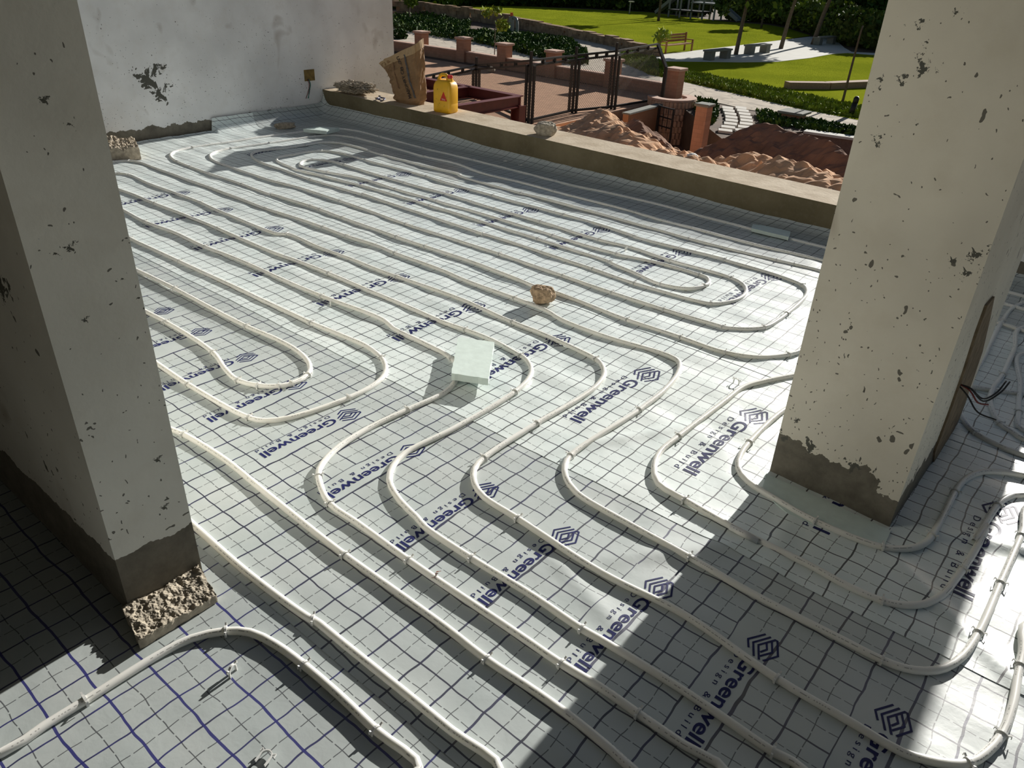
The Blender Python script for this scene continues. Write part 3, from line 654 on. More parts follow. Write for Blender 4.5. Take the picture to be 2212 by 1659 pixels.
def placed_rock(label, px, mat, dims, seed, rz=0, z=0, rough=.2, boxy=.3, cuts=4, name='stone', cat='stone', group=None, fine=.06):
    p = at(px[0], px[1], z); o = rock(name, mat, (p.x, p.y, z), dims, seed, rough, cuts, rz, boxy=boxy, fine=fine); return tag(o, label, cat, group)
placed_rock('brown porous stone lying across a pipe in mid floor', (1172, 652), M['rubble_brown'], (.11, .085, .085), 3, .5, .012, .22, .25)
# broken concrete block at the left pillar's foot
def block(label, corners, z1, z0, mat, amp, name='concrete_block', res=26):
    """slab with a rough broken top; corners: four pixels of the top"""
    P = [at(x, y, z1) for x, y in corners]; n = res; V = []; Fc = []
    for j in range(n + 1):
        for i in range(n + 1):
            u, v_ = i / n, j / n; q = P[0].lerp(P[1], u).lerp(P[3].lerp(P[2], u), v_)
            edge = min(u, 1 - u, v_, 1 - v_)
            nn = N3(q.x * 38, q.y * 38, 1) * amp + N3(q.x * 95, q.y * 95, 4) * amp * .55 + N3(q.x * 210, q.y * 210, 7) * amp * .3 + N3(q.x * 12, q.y * 12, 9) * amp * 1.2
            jit = .004 * N3(q.x * 60, q.y * 60, 12) if edge < .001 else 0
            V.append((q.x + jit, q.y + jit, q.z + nn))
    W = n + 1
    for j in range(n):
        for i in range(n): Fc.append((j * W + i, j * W + i + 1, (j + 1) * W + i + 1, (j + 1) * W + i))
    rim = [i for i in range(W)] + [j * W + n for j in range(1, W)] + [n * W + i for i in range(n - 1, -1, -1)] + [j * W for j in range(n - 1, 0, -1)]
    b = len(V)
    for r in rim: V.append((V[r][0] * 1.0, V[r][1], z0))
    m_ = len(rim)
    for i in range(m_): Fc.append((rim[i], b + i, b + (i + 1) % m_, rim[(i + 1) % m_]))
    Fc.append(tuple(range(b, b + m_)))
    mb = MB(); mb.add(V, Fc); o = mb.build(name, mat, recalc=True); return tag(o, label, 'rubble')
block('rough broken concrete block at the foot of the left pillar', [(262, 1310), (415, 1203), (468, 1283), (300, 1385)], 0.028, .003, M['rubble_grey'], .0065, res=90)
block('pale broken concrete lump against the back wall beside the left pillar', [(228, 296), (290, 300), (300, 318), (226, 322)], .09, .003, M['rubble'], .025)
placed_rock('small flat brown concrete piece by the corner foam offcut', (617, 277), M['rubble'], (.17, .07, .05), 8, 1.2, .004, .2, .5)
placed_rock('grey jagged concrete lump sitting on the parapet top', (1178, 292), M['rubble_grey'], (.17, .12, .10), 5, .2, .205, .22, .35)
# rubble heap on the parapet's left end
for i in range(1):
    p = at(768, 201, .235); mb = MB()
    o = rock('rubble_heap', M['rubble'], (p.x, p.y, .232), (.40, .24, .10), 11, .32, 5, .15, fine=.34); tag(o, 'low heap of crumbled mortar on the left end of the parapet', 'rubble')
# white fleck and dried leaf
p = at(930, 1250, .01); mb = MB()
for k in range(3):
    a = k * 1.1; mb.add([(p.x + .004 * math.cos(a), p.y + .01 * k, .014), (p.x + .012, p.y + .01 * k + .004, .02 + .004 * k), (p.x + .006, p.y + .01 * k + .014, .016), (p.x - .006, p.y + .01 * k + .008, .012)], [(0, 1, 2, 3)])
tag(mb.build('dried_leaf', plain('dry_leaf', (.22, .07, .04), .8, .2)), 'small dried brown leaf caught beside a pipe near bottom centre', 'leaf')

# ------------------------------------------------------------------ wires, switch box
def wires(name, label, cat, runs, r):
    root = empty(name, runs[0][1][0], label, cat)
    for mat, pts in runs:
        S = crom(pts, .01); o = MB().tube([s - Vector(runs[0][1][0]) for s in S], r, 6).build('wire', mat, root, smooth=True)
    return root
q = atX(668, 163, -6.1)
bx = empty('switch_box', (-6.1, q.y, q.z), 'open brown junction box in the back wall with hanging wires', 'junction box')
mb = MB(); mb.box(-.01, .006, -.055, .055, -.045, .05); mb.build('box_plate', plain('brown_box', (.20, .13, .035), .7, .3, 30), bx)
mb = MB()
for i, (mt, dy) in enumerate(((M['wire_red'], -.03), (M['wire_green'], -.015), (M['wire_dark'], -.02))):
    S = crom([Vector((.008, dy, -.03)), Vector((.02, dy + .005, -.07)), Vector((.02, dy - .012, -.13)), Vector((.015, dy - .04 + .01 * i, -.19))], .01)
    MB().tube(S, .003, 6).build('wire', mt, bx, smooth=True)
w0 = atX(2075, 830, -.205)
wires('wire_bundle', 'bundle of dark and red wires sticking out of the right pillar side', 'wires', [
    (M['wire_dark'], [w0 + Vector((-.01, 0, 0)), w0 + Vector((.03, -.01, .0)), w0 + Vector((.07, .0, -.03)), w0 + Vector((.10, .05, -.01)), w0 + Vector((.11, .10, .01))]),
    (M['wire_red'], [w0 + Vector((-.01, 0, .002)), w0 + Vector((.03, -.015, -.004)), w0 + Vector((.06, -.01, -.035)), w0 + Vector((.085, .01, -.04))]),
    (M['wire_black'], [w0 + Vector((-.01, 0, -.004)), w0 + Vector((.025, -.012, .004)), w0 + Vector((.065, .005, -.025)), w0 + Vector((.09, .06, -.02)), w0 + Vector((.10, .12, .0))]),
    (M['wire_dark'], [w0 + Vector((-.01, 0, .0)), w0 + Vector((.03, -.02, -.02)), w0 + Vector((.07, -.04, -.05)), w0 + Vector((.12, -.03, -.06))])], .0026)

# ------------------------------------------------------------------ things on the parapet
def jerrycan():
    b = at(966, 246, .215); rot = math.radians(8)
    M['yel'] = plain('yellow_plastic', (.86, .47, .015), .38, .08, 14, .5)
    root = empty('jerrycan', (-4.66, 4.775, .2185), 'yellow plastic jerrycan with red cap and red triangle label on the parapet', 'jerrycan', rz=rot)
    wx, wy, hh = .088, .065, .30
    # body: lofted rounded-rectangle rings
    def ring(sx, sy, z, r, dx=0):
        pts = []
        for cx, cy, a0 in ((sx - r, sy - r, 0), (-sx + r, sy - r, 90), (-sx + r, -sy + r, 180), (sx - r, -sy + r, 270)):
            for k in range(5): a = math.radians(a0 + k * 22.5); pts.append((cx + r * math.cos(a) + dx, cy + r * math.sin(a), z))
        return pts
    prof = [(.90, .88, 0, .02), (1, 1, .012, .022), (1, 1, .07, .022), (.985, .985, .075, .022), (1, 1, .08, .022), (1, 1, .19, .022), (.97, .96, .215, .024), (.86, .84, .237, .024), (.66, .62, .252, .02)]
    V = []; Fc = []
    for sx, sy, z, r in prof: V += ring(wx * sx, wy * sy, z, r)
    n = 20
    for i in range(len(prof) - 1):
        for k in range(n): Fc.append((i * n + k, i * n + (k + 1) % n, (i + 1) * n + (k + 1) % n, (i + 1) * n + k))
    Fc.append(tuple(range(n))[::-1]); Fc.append(tuple((len(prof) - 1) * n + k for k in range(n)))
    mb = MB(); mb.add(V, Fc)
    # shoulder under the spout
    mb.tube([(.045, 0, .225), (.045, 0, .268)], .024, 14)
    body = mb.build('body', M['yel'], root, smooth=True); body.modifiers.new('edge', 'EDGE_SPLIT').split_angle = math.radians(50)
    # handle arch
    S = crom([(-.078, 0, .20), (-.066, 0, .255), (-.045, 0, .285), (-.012, 0, .290), (.016, 0, .283), (.022, 0, .255)], .008)
    mb = MB(); mb.tube([Vector(s) for s in S], .0135, 10); mb.build('handle', M['yel'], root, smooth=True)
    mb = MB(); mb.tube([(.045, 0, .264), (.045, 0, .290)], .0215, 18); mb.tube([(.045, 0, .290), (.045, 0, .293)], .019, 18)
    cap = mb.build('cap', plain('red_cap', (.55, .02, .02), .4, .05), root, smooth=False)
    cap['label'] = 'red screw cap'
    # triangular sticker on the side that faces the floor, with its three-sided mark and short word
    y = -wy - .0012; mb = MB(); cx, cz, s_ = .026, .130, .036
    mb.add([(cx - s_, y, cz - s_ * .9), (cx + s_, y, cz - s_ * .9), (cx, y, cz + s_ * 1.15), (cx - s_, y + .001, cz - s_ * .9), (cx + s_, y + .001, cz - s_ * .9), (cx, y + .001, cz + s_ * 1.15)], [(0, 1, 2), (5, 4, 3), (0, 3, 4, 1), (1, 4, 5, 2), (2, 5, 3, 0)])
    st = mb.build('sticker', plain('red_sticker', (.62, .03, .015), .5, .05), root); st['label'] = 'red triangular sticker with pale lettering'
    vs_, fs, w_ = text_shape('Sika', .02, 1.0, 0, 0, .0002); k = .036 / w_
    mb = MB(); mb.add([(cx - .018 + x * k, y - .0005, cz - .026 + yy) for x, yy in vs_], fs); mb.build('lettering', plain('pale_lettering', (.8, .62, .5), .5, .05), st)
    # scuffs
    mb = MB()
    for i in range(22):
        x = random.uniform(-.07, .07); z = random.uniform(.02, .19); l = random.uniform(.004, .012); a = random.uniform(0, 3.1)
        d1 = Vector((math.cos(a), 0, math.sin(a))) * l / 2; d2 = Vector((-math.sin(a), 0, math.cos(a))) * .0011; c_ = Vector((x, -wy - .0006, z))
        mb.add([c_ - d1 - d2, c_ + d1 - d2, c_ + d1 + d2, c_ - d1 + d2], [(0, 1, 2, 3)])
    sc_ = mb.build('scuffs', plain('brown_scuff', (.28, .12, .02), .7, .2), root)
    return root
jerrycan()

def paper_bag():
    M['paper'] = plain('brown_kraft_paper', (.27, .165, .085), .75, .14, 16, .25, .6)
    M['paper_in'] = plain('dark_paper_inside', (.16, .10, .055), .85, .1)
    M['bagink'] = plain('dark_bag_print', (.05, .035, .03), .7, .1)
    root = empty('cement_bag', (-5.13, 4.80, .222), 'open brown paper cement bag standing crumpled on the parapet', 'bag', rz=math.radians(10))
    # rings from base to rim; the rim slants: high at +x, low at -x
    rows = 26; n = 44; V = []; Fc = []; UV = []
    def P(i, k, ins=0.0):
        t = i / (rows - 1); a = 2 * math.pi * k / n
        ca, sa = math.cos(a), math.sin(a)
        e = 2 / 3.2
        sx = math.copysign(abs(ca) ** e, ca); sy = math.copysign(abs(sa) ** e, sa)
        hx = .150 + .045 * t - .01 * math.sin(3.1 * t); hy = .075 - .012 * t
        x = sx * (hx - ins) ; y = sy * (hy - ins)
        hgt_ = .40 + .115 * (sx) + .02 * math.sin(2 * a)
        z = t * hgt_
        x += -.06 * t + .02 * math.sin(t * 3) ; y += .012 * math.sin(2.5 * t + 1)
        # creases
        c = .010 * N3(x * 14, z * 9, sa * 3) + .005 * N3(x * 40, z * 30, sa * 5 + 2) + (.012 * N3(x * 10, z * 45, 5) if ca < -.5 else 0)
        x += c * sx * 1.4; y += c * sy * 1.6
        if t < .08: x *= .90; y *= .86
        if t > .90: x *= 1.02; y *= 1.10
        return Vector((x, y, z))
    for i in range(rows):
        for k in range(n): V.append(P(i, k))
    for i in range(rows - 1):
        for k in range(n): Fc.append((i * n + k, i * n + (k + 1) % n, (i + 1) * n + (k + 1) % n, (i + 1) * n + k))
    Fc.append(tuple(range(n))[::-1])
    mb = MB(); mb.add(V, Fc); mb.build('outer_paper', M['paper'], root, smooth=False)
    V = []; Fc = []
    for i in range(6, rows):
        for k in range(n): V.append(P(i, k, .004))
    r_ = rows - 6
    for i in range(r_ - 1):
        for k in range(n): Fc.append((i * n + k, (i + 1) * n + k, (i + 1) * n + (k + 1) % n, i * n + (k + 1) % n))
    Fc.append(tuple(range(n)))
    MB().add(V, Fc).build('inner_paper', M['paper_in'], root)
    # folded cuff
    V = []; Fc = []
    for i, (r0, o) in enumerate(((rows - 4, .006), (rows - 1, .007), (rows - 1, .001))):
        for k in range(n):
            p = P(r0, k); d_ = Vector((p.x + .05, p.y * 2.2, 0)).normalized(); V.append(p + d_ * o + Vector((0, 0, .003 if i else 0)))
    for i in range(2):
        for k in range(n): Fc.append((i * n + k, i * n + (k + 1) % n, (i + 1) * n + (k + 1) % n, (i + 1) * n + k))
    MB().add(V, Fc).build('rim_fold', plain('pale_paper_edge', (.42, .29, .16), .75, .1), root)
    # print on the front (-y) side: bold word running down, two dark bands
    def front(x, z):
        t = min(max(z / .46, 0), 1); kbest = None
        y = None
        for k in range(n // 2, n):
            p = P(int(round(t * (rows - 1) * .9)), k)
            if kbest is None or abs(p.x - x) < kbest: kbest = abs(p.x - x); y = p.y
        return y - .009
    def stripe(pts, wd, mat_, nm):
        S = crom([Vector((x, 0, z)) for x, z in pts], .012); V = []; Fc = []
        for s_ in S:
            for o in (-wd / 2, wd / 2): V.append((s_.x + o, front(s_.x + o, s_.z), s_.z))
        for i in range(len(S) - 1): Fc.append((2 * i, 2 * i + 1, 2 * i + 3, 2 * i + 2))
        return MB().add(V, Fc).build(nm, mat_, root)
    stripe([(.02, .40), (.045, .28), (.085, .15), (.11, .06)], .016, plain('grey_band', (.09, .085, .09), .7, .1), 'printed_band')
    stripe([(-.10, .33), (-.085, .22), (-.05, .12)], .009, plain('brown_band', (.16, .08, .04), .7, .1), 'printed_band')
    vs_, fs, w_ = text_shape('MASONRY CEMENT', .04, 1.0, 0, 0, .0012); k_ = .35 / w_
    V = []
    for x, yy in vs_:   # reads upwards along the bag
        u = x * k_; xx = .065 - u * .33 - (yy - .014) * .95; zz = .055 + u * .95 - (yy - .014) * .33
        V.append((xx, front(xx, zz) - .001, zz))
    MB().add(V, fs).build('printed_words', M['bagink'], root)
paper_bag()
def pliers():
    p = at(822, 214, .226); root = empty('pliers', (p.x, p.y, .232), 'dark blue handled pliers lying on the parapet behind the paper bag', 'pliers', rz=math.radians(-35))
    MB().bar((-.09, 0, .006), (0, 0, .006), .016, .01).build('jaws', M['wire_black'], root)
    h = plain('blue_grip', (.02, .03, .12), .4, .1)
    for s_ in (1, -1):
        S = crom([Vector((0, 0, .006)), Vector((.04, s_ * .03, .007)), Vector((.09, s_ * .028, .007)), Vector((.12, s_ * .012, .007))], .01); MB().tube(S, .006, 8).build('grip', h, root, smooth=True)
pliers()

# ------------------------------------------------------------------ outside
ZG = -3.1; ZL = -4.3
def at2(L, z=ZG): return [tuple(at(x, y, z)[:2]) for x, y in L]
def flat(name, L, z, mat, th=.02, smooth=False):
    mb = MB(); mb.prism(at2(L, z), z - th, z); return mb.build(name, mat)
M['sand'] = plain('pinkish_sand', (.52, .31, .20), .95, .14, 3.2, .1, .6)
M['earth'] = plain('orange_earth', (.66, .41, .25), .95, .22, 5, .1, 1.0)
M['earth_shade'] = plain('shade_toned_earth', (.25, .145, .10), .95, .2, 2, .1, .8)  # earth darkened: the shade of the mounds' near slopes is in the colour
def grass_mat():
    m = NT('mown_lawn'); co = m.coord(); a = m.noise(co, .35, 3); b = m.noise(m.scale(co, (1, 2.5, 1)), 9, 4, .7)
    c = m.mix(m.ramp(a.outputs['Fac'], .35, .65), (.23, .27, .020), (.31, .345, .026)); c = m.mix(m.math('MULTIPLY', m.ramp(b.outputs['Fac'], .4, .7), .45), c, (.13, .16, .006))
    m.set(c, .95, .0); m.bump(b.outputs['Fac'], .8, .08); return m.m
M['lawn'] = grass_mat()
def paving_mat(name, col, sc):
    m = NT(name); co = m.coord(); vo = m.n('ShaderNodeTexVoronoi', feature='DISTANCE_TO_EDGE'); vo.inputs['Scale'].default_value = sc
    m.l(co, vo.inputs['Vector']); e = m.math('LESS_THAN', vo.outputs['Distance'], .035)
    n = m.noise(co, 3, 4); c = m.mix(m.ramp(n.outputs['Fac'], .3, .7), tuple(x * .85 for x in col), tuple(min(1, x * 1.08) for x in col))
    m.set(m.mix(m.math('MULTIPLY', e, .5), c, tuple(x * .45 for x in col)), .9, .1); return m.m
M['flag'] = paving_mat('cream_flagstones', (.62, .54, .44), 1.3)
M['plaza'] = plain('pale_plaza_paving', (.66, .64, .58), .9, .06, 1.5)
def block_mat():
    m = NT('red_brown_blocks'); co = m.coord(); br = m.n('ShaderNodeTexBrick'); br.inputs['Scale'].default_value = 2.2
    br.inputs['Color1'].default_value = (.42, .22, .14, 1); br.inputs['Color2'].default_value = (.50, .27, .18, 1); br.inputs['Mortar'].default_value = (.36, .20, .14, 1)
    br.inputs['Mortar Size'].default_value = .012; mp = m.scale(co, (1, 1, 1), rot=(math.radians(90), 0, 0)); m.l(mp, br.inputs['Vector'])
    n = m.noise(co, 5, 4); m.set(m.mix(m.math('MULTIPLY', m.ramp(n.outputs['Fac'], .4, .7), .35), br.outputs['Color'], (.5, .28, .18)), .9, .15); m.bump(n.outputs['Fac'], .4, .03); return m.m
M['blocks'] = block_mat(); M['caps'] = plain('pink_stone_cap', (.58, .38, .29), .85, .12, 4)
M['drystone'] = plain('dry_stone', (.34, .23, .15), .95, .4, 2.5, .1, 1.0)
M['steel'] = plain('maroon_primer_steel', (.17, .03, .025), .38, .12, 10, .7)
M['black'] = plain('black_fence_paint', (.02, .018, .017), .5, .1)
M['leafd'] = plain('dark_leaves', (.045, .085, .022), .7, .5, 1.5, .06); M['leafm'] = plain('green_leaves', (.13, .19, .03), .7, .4, 1.2, .06); M['leafg'] = plain('grass_blades', (.20, .24, .03), .8, .3, 2, .06); M['leafy'] = plain('yellow_green_leaves', (.28, .34, .05), .7, .3, 2, .06)
M['leafr'] = plain('hedge_leaves', (.10, .13, .035), .75, .5, .8, .06); M['bark'] = plain('grey_bark', (.13, .10, .07), .9, .2, 8)
M['wood'] = plain('orange_brown_wood', (.36, .17, .055), .6, .2, 4); M['bench'] = plain('grey_cast_concrete', (.22, .22, .19), .9, .1, 5); M['galv'] = plain('grey_metal', (.22, .24, .25), .5, .1)

# ground
mb = MB(); mb.prism([(-140, 4.9), (60, 4.9), (60, 200), (-140, 200)], ZL - .5, ZL); struct(mb.build('ground', M['earth_shade']))
yard = at2([(1430, 222)]) ; 
Yw = 27.75  # line of the block wall
yardpoly = [(-60, 5.2), (-8.5, 5.2), (-14.2, 18.9), (-14.3, 26.0), (-15.2, 26.9), (-60, 28.3)]
mb = MB(); mb.prism(yardpoly, ZL, ZG); struct(mb.build('yard_ground', M['sand']))
edge = at2([(1486, 283), (1560, 300), (1640, 292), (1738, 284), (1860, 300), (1960, 312)])
mb = MB(); mb.prism([(-140, 30.5), (-60, 28.3), (-15.2, 26.9), (-13.6, 25.8)] + edge[1:] + [(60, edge[-1][1]), (60, 200), (-140, 200)], ZL, ZG); struct(mb.build('park_ground', plain('dark_bed_soil', (.13, .085, .055), .95, .3, 1.5)))
# lawns, paths
L1 = [(850, 26), (890, 24), (966, 11), (1118, 13), (1400, 26), (1500, 38), (1571, 47), (1656, 53), (1705, 62), (1752, 77), (1595, 99), (1493, 111), (1417, 119), (1345, 99), (1222, 72), (1118, 53), (1017, 40), (916, 30), (850, 33)]
flat('lawn', L1, ZG + .03, M['lawn'])['kind'] = 'structure'
L2 = [(1440, 131), (1530, 132), (1600, 133), (1680, 132), (1750, 124), (1800, 115), (1830, 112), (1960, 122), (1960, 270), (1850, 258), (1790, 246), (1717, 232), (1612, 207), (1517, 185), (1463, 173), (1400, 160), (1350, 130), (1370, 112), (1417, 121)]
flat('lawn', L2, ZG + .03, M['lawn'])['kind'] = 'structure'
flat('plaza', [(1417, 118), (1493, 110), (1595, 98), (1749, 79), (1775, 80), (1810, 90), (1824, 103), (1840, 112), (1960, 118), (1960, 124), (1830, 114), (1800, 116), (1750, 125), (1680, 133), (1600, 134), (1530, 133), (1440, 132), (1414, 126)], ZG + .05, M['plaza'])['kind'] = 'structure'
flat('path', [(848, 62), (964, 80), (1010, 84), (1017, 76), (1120, 76), (1240, 82), (1330, 100), (1345, 118), (1400, 160), (1463, 173), (1517, 185), (1612, 207), (1717, 232), (1790, 246), (1860, 257), (1960, 272), (1960, 300), (1854, 279), (1693, 249), (1615, 236), (1551, 222), (1485, 206), (1440, 200), (1400, 187), (1296, 167), (1182, 147), (1106, 131), (992, 111), (848, 85)], ZG + .02, M['flag'])['kind'] = 'structure'
# low block wall with pillars
wl = [(-60, 28.55), (-26.05, 27.95), (-14.6, 27.0)]
mb = MB()
def wallseg(mb, a, b, z0, z1, th):
    a = Vector(a); b = Vector(b); d_ = (b - a).normalized(); n_ = Vector((-d_.y, d_.x)) * th / 2
    mb.prism([tuple(a - n_), tuple(b - n_), tuple(b + n_), tuple(a + n_)], z0, z1)
for a, b in zip(wl, wl[1:]): wallseg(mb, a, b, ZL, ZG + .42, .3)
bwall = mb.build('garden_wall', M['blocks']); tag(bwall, 'low red-brown block wall behind the sand yard', 'wall')
mb = MB()
for a, b in zip(wl, wl[1:]): wallseg(mb, a, b, ZG + .42, ZG + .47, .34)
mb.build('coping', M['caps'], bwall)
PN = ['leftmost low block pillar of the garden wall, behind the paper bag', 'block pillar of the garden wall right of the paper bag', 'block pillar of the garden wall above the yellow jerrycan side', 'block pillar of the garden wall behind the tall fence posts', 'block pillar of the garden wall left of the end post', 'rightmost block pillar of the garden wall at the curved end']
for i, (px, py) in enumerate(((906, 118), (993, 134), (1091, 148), (1197, 166), (1311, 190), (1440, 214))):
    x, y = at(px, py, ZG)[:2]; y = 27.9 - (x + 26) * .083; root = empty('wall_pillar_post', (x, y, ZG), PN[i], 'pillar', 'block pillars of the garden wall')
    MB().box(-.24, .24, -.24, .24, -.1, .95).build('shaft', M['blocks'], root); bevel(MB().box(-.31, .31, -.31, .31, .95, 1.05).build('cap', M['caps'], root), .02)
# curved retaining wall
c1, c2, c3 = [Vector(at(x, y, -2.85)[:2]) for x, y in ((1436, 217), (1486, 209), (1450, 197))]
def circ(a, b, c_):
    ax, ay, bx_, by, cx, cy = *a, *b, *c_; d_ = 2 * (ax * (by - cy) + bx_ * (cy - ay) + cx * (ay - by))
    ux = ((ax * ax + ay * ay) * (by - cy) + (bx_ * bx_ + by * by) * (cy - ay) + (cx * cx + cy * cy) * (ay - by)) / d_
    uy = ((ax * ax + ay * ay) * (cx - bx_) + (bx_ * bx_ + by * by) * (ax - cx) + (cx * cx + cy * cy) * (bx_ - ax)) / d_
    return Vector((ux, uy)), (Vector((ux, uy)) - a).length
cc, rr = circ(c1, c2, c3); rr = min(rr, 1.4)
cc = Vector(at(1452, 211, -2.85)[:2]); rr = .82
root = empty('curved_retaining_wall', (cc.x, cc.y, ZL), 'curved wall of rough tan blocks with stone rim beside the sand mounds', 'wall')
mb = MB(); rows_ = 7; nb = 22
for j in range(rows_):
    z0 = j * (1.42 / rows_); z1 = z0 + 1.42 / rows_ - .012
    for k in range(nb):
        a0 = -2.6 + (k + (j % 2) * .5) * 4.0 / nb; a1 = a0 + 4.0 / nb - .015; am = (a0 + a1) / 2; o_ = .03 * random.random() + .02
        pts = [(math.cos(a0) * (rr - .25), math.sin(a0) * (rr - .25)), (math.cos(a0) * rr, math.sin(a0) * rr), (math.cos(am) * (rr + o_), math.sin(am) * (rr + o_)), (math.cos(a1) * rr, math.sin(a1) * rr), (math.cos(a1) * (rr - .25), math.sin(a1) * (rr - .25))]
        mb.prism(pts, z0, z1)
mb.build('block_facing', plain('tan_split_blocks', (.56, .37, .26), .9, .3, 3, .1, .5), root)
mb = MB(); mb.prism([(math.cos(a * .2 - 2.6) * (rr + .04), math.sin(a * .2 - 2.6) * (rr + .04)) for a in range(21)] + [(math.cos(a * .2 - 2.6) * (rr - .3), math.sin(a * .2 - 2.6) * (rr - .3)) for a in range(20, -1, -1)], 1.42, 1.49); mb.build('rim', M['caps'], root, recalc=True)
# ramp wall and small gate beside it
a_ = at(1440, 222, -3.0); b_ = at(1352, 246, -3.0); mb = MB(); wallseg(mb, a_[:2], b_[:2], ZL, -3.02, .2); rw = mb.build('ramp_wall', plain('orange_render', (.45, .22, .11), .9, .1)); tag(rw, 'short orange rendered wall with pale coping by the curved wall', 'wall')
mb = MB(); wallseg(mb, a_[:2], b_[:2], -3.02, -2.97, .28); mb.build('coping', M['bench'], rw)
g0 = atY(1419, 276, cc.y - 1.25); gd = ZL - g0.z; root = empty('small_gate', g0, 'small black metal gate frame in front of the curved wall', 'gate')
gv = [at(1418, 226, -3.0), at(1446, 246, -3.0)]
gx = Vector((.9, -.35, 0))
mb = MB(); mb.bar((0, 0, gd), (0, 0, .75), .07, .07); mb.bar(gx.normalized() * .75 + Vector((0, 0, gd)), gx.normalized() * .75 + Vector((0, 0, .75)), .05, .05); mb.build('gate_post', M['black'], root)
mb = MB()
for z in (.72, .4, .1): mb.bar((0, 0, z), gx.normalized() * .75 + Vector((0, 0, z)), .03, .04)
for t in (.33, .66): mb.bar(gx.normalized() * .75 * t + Vector((0, 0, 0)), gx.normalized() * .75 * t + Vector((0, 0, .72)), .02, .02)
mb.build('gate_bars', M['black'], root)

# fence
def mesh_mat():
    m = NT('chain_link_mesh'); co = m.coord('UV'); sp = m.n('ShaderNodeSeparateXYZ'); m.l(co, sp.inputs[0]); u, v_ = sp.outputs[0], sp.outputs[1]
    def ln(e): 
        a = m.math('DIVIDE', e, .085); return m.math('LESS_THAN', m.math('ABSOLUTE', m.math('SUBTRACT', m.math('FRACT', a), .5)), .075)
    k = m.math('MAXIMUM', ln(m.math('ADD', u, v_)), ln(m.math('SUBTRACT', u, v_)))
    m.set((.16, .13, .11), .5, .4); m.l(k, m.b.inputs['Alpha']); return m.m
M['mesh'] = mesh_mat()
FB = [at(890, 180, ZG), at(1034.5, 205, ZG), at(1141, 266, ZG), at(1236, 244, ZG), at(1320, 236, ZG), at(1429, 218, ZG)]
# posts stand along a straight run; heights read from the photo
FP = [(880, 160), (1035.5, 124), (1150, 111), (1247.6, 101), (1336, 92.4)]
fence = empty('chain_link_fence', FB[2], 'tall black framed chain link fence standing across the sand yard', 'fence')
org = FB[2]
posts = []
P2, P4 = Vector(FB[2]), Vector(FB[4]); 
bases = [Vector(FB[2]), Vector(FB[3]), Vector(FB[4]), Vector(FB[5])]
stepv = (bases[0] - bases[1]) ; 
bases = [at(1028, 214, ZG)] + bases
bases = [at(905, 236, ZG)] + bases
tops = [(916, 150), (1036, 124), (1150, 111), (1247.6, 101), (1336, 92.4), None]
H_ = []
for b_, t_ in zip(bases, tops):
    if t_ is None: H_.append(1.75); continue
    # height at which the post's top meets its pixel row
    r = ray(*t_); tt = math.hypot(b_.x, b_.y) / math.hypot(r.x, r.y); H_.append(H + r.z * tt - ZG)
for i, (b_, h_) in enumerate(zip(bases, H_)):
    mb = MB(); o_ = b_ - org
    if i < 5:
        for dx in (-.14, 0, .14): mb.bar(o_ + Vector((dx, 0, 0)), o_ + Vector((dx, 0, h_ - (0 if dx == 0 else .38))), .07, .07)
    else:
        k_ = at(1439, 146, 0); r = ray(1439, 146); tt = math.hypot(b_.x, b_.y) / math.hypot(r.x, r.y); mid = Vector((r.x * tt, r.y * tt, H + r.z * tt)); r = ray(1421, 95); tp = Vector((r.x * tt, r.y * tt, H + r.z * tt))
        mb.bar(o_, mid - org, .12, .07); mb.bar(mid - org, tp - org, .12, .07); endtop = tp - org
    mb.build('post', M['black'], fence)
tp = [b_ - org + Vector((0, 0, h_ - .25)) for b_, h_ in zip(bases[:5], H_[:5])] + [endtop]
bt = [b_ - org + Vector((0, 0, .08)) for b_ in bases]
for i in range(len(tp) - 1):
    mb = MB(); mb.bar(tp[i], tp[i + 1], .06, .06); mb.bar(tp[i] - Vector((0, 0, .13)), tp[i + 1] - Vector((0, 0, .13)), .06, .06)
    for k in range(1, 4): q = tp[i].lerp(tp[i + 1], k / 4); mb.bar(q, q - Vector((0, 0, .13)), .1, .05)
    mb.build('top_rail', M['black'], fence); MB().bar(bt[i], bt[i + 1], .06, .07).build('bottom_rail', M['black'], fence)
    a, b = tp[i] - Vector((0, 0, .13)), tp[i + 1] - Vector((0, 0, .13)); L = (a - b).length
    MB().add([bt[i], bt[i + 1], b, a], [(0, 1, 2, 3)], 0, [[(0, 0), (L, 0), (L, (b - bt[i + 1]).length), (0, (a - bt[i]).length)]]).build('wire_mesh', M['mesh'], fence)
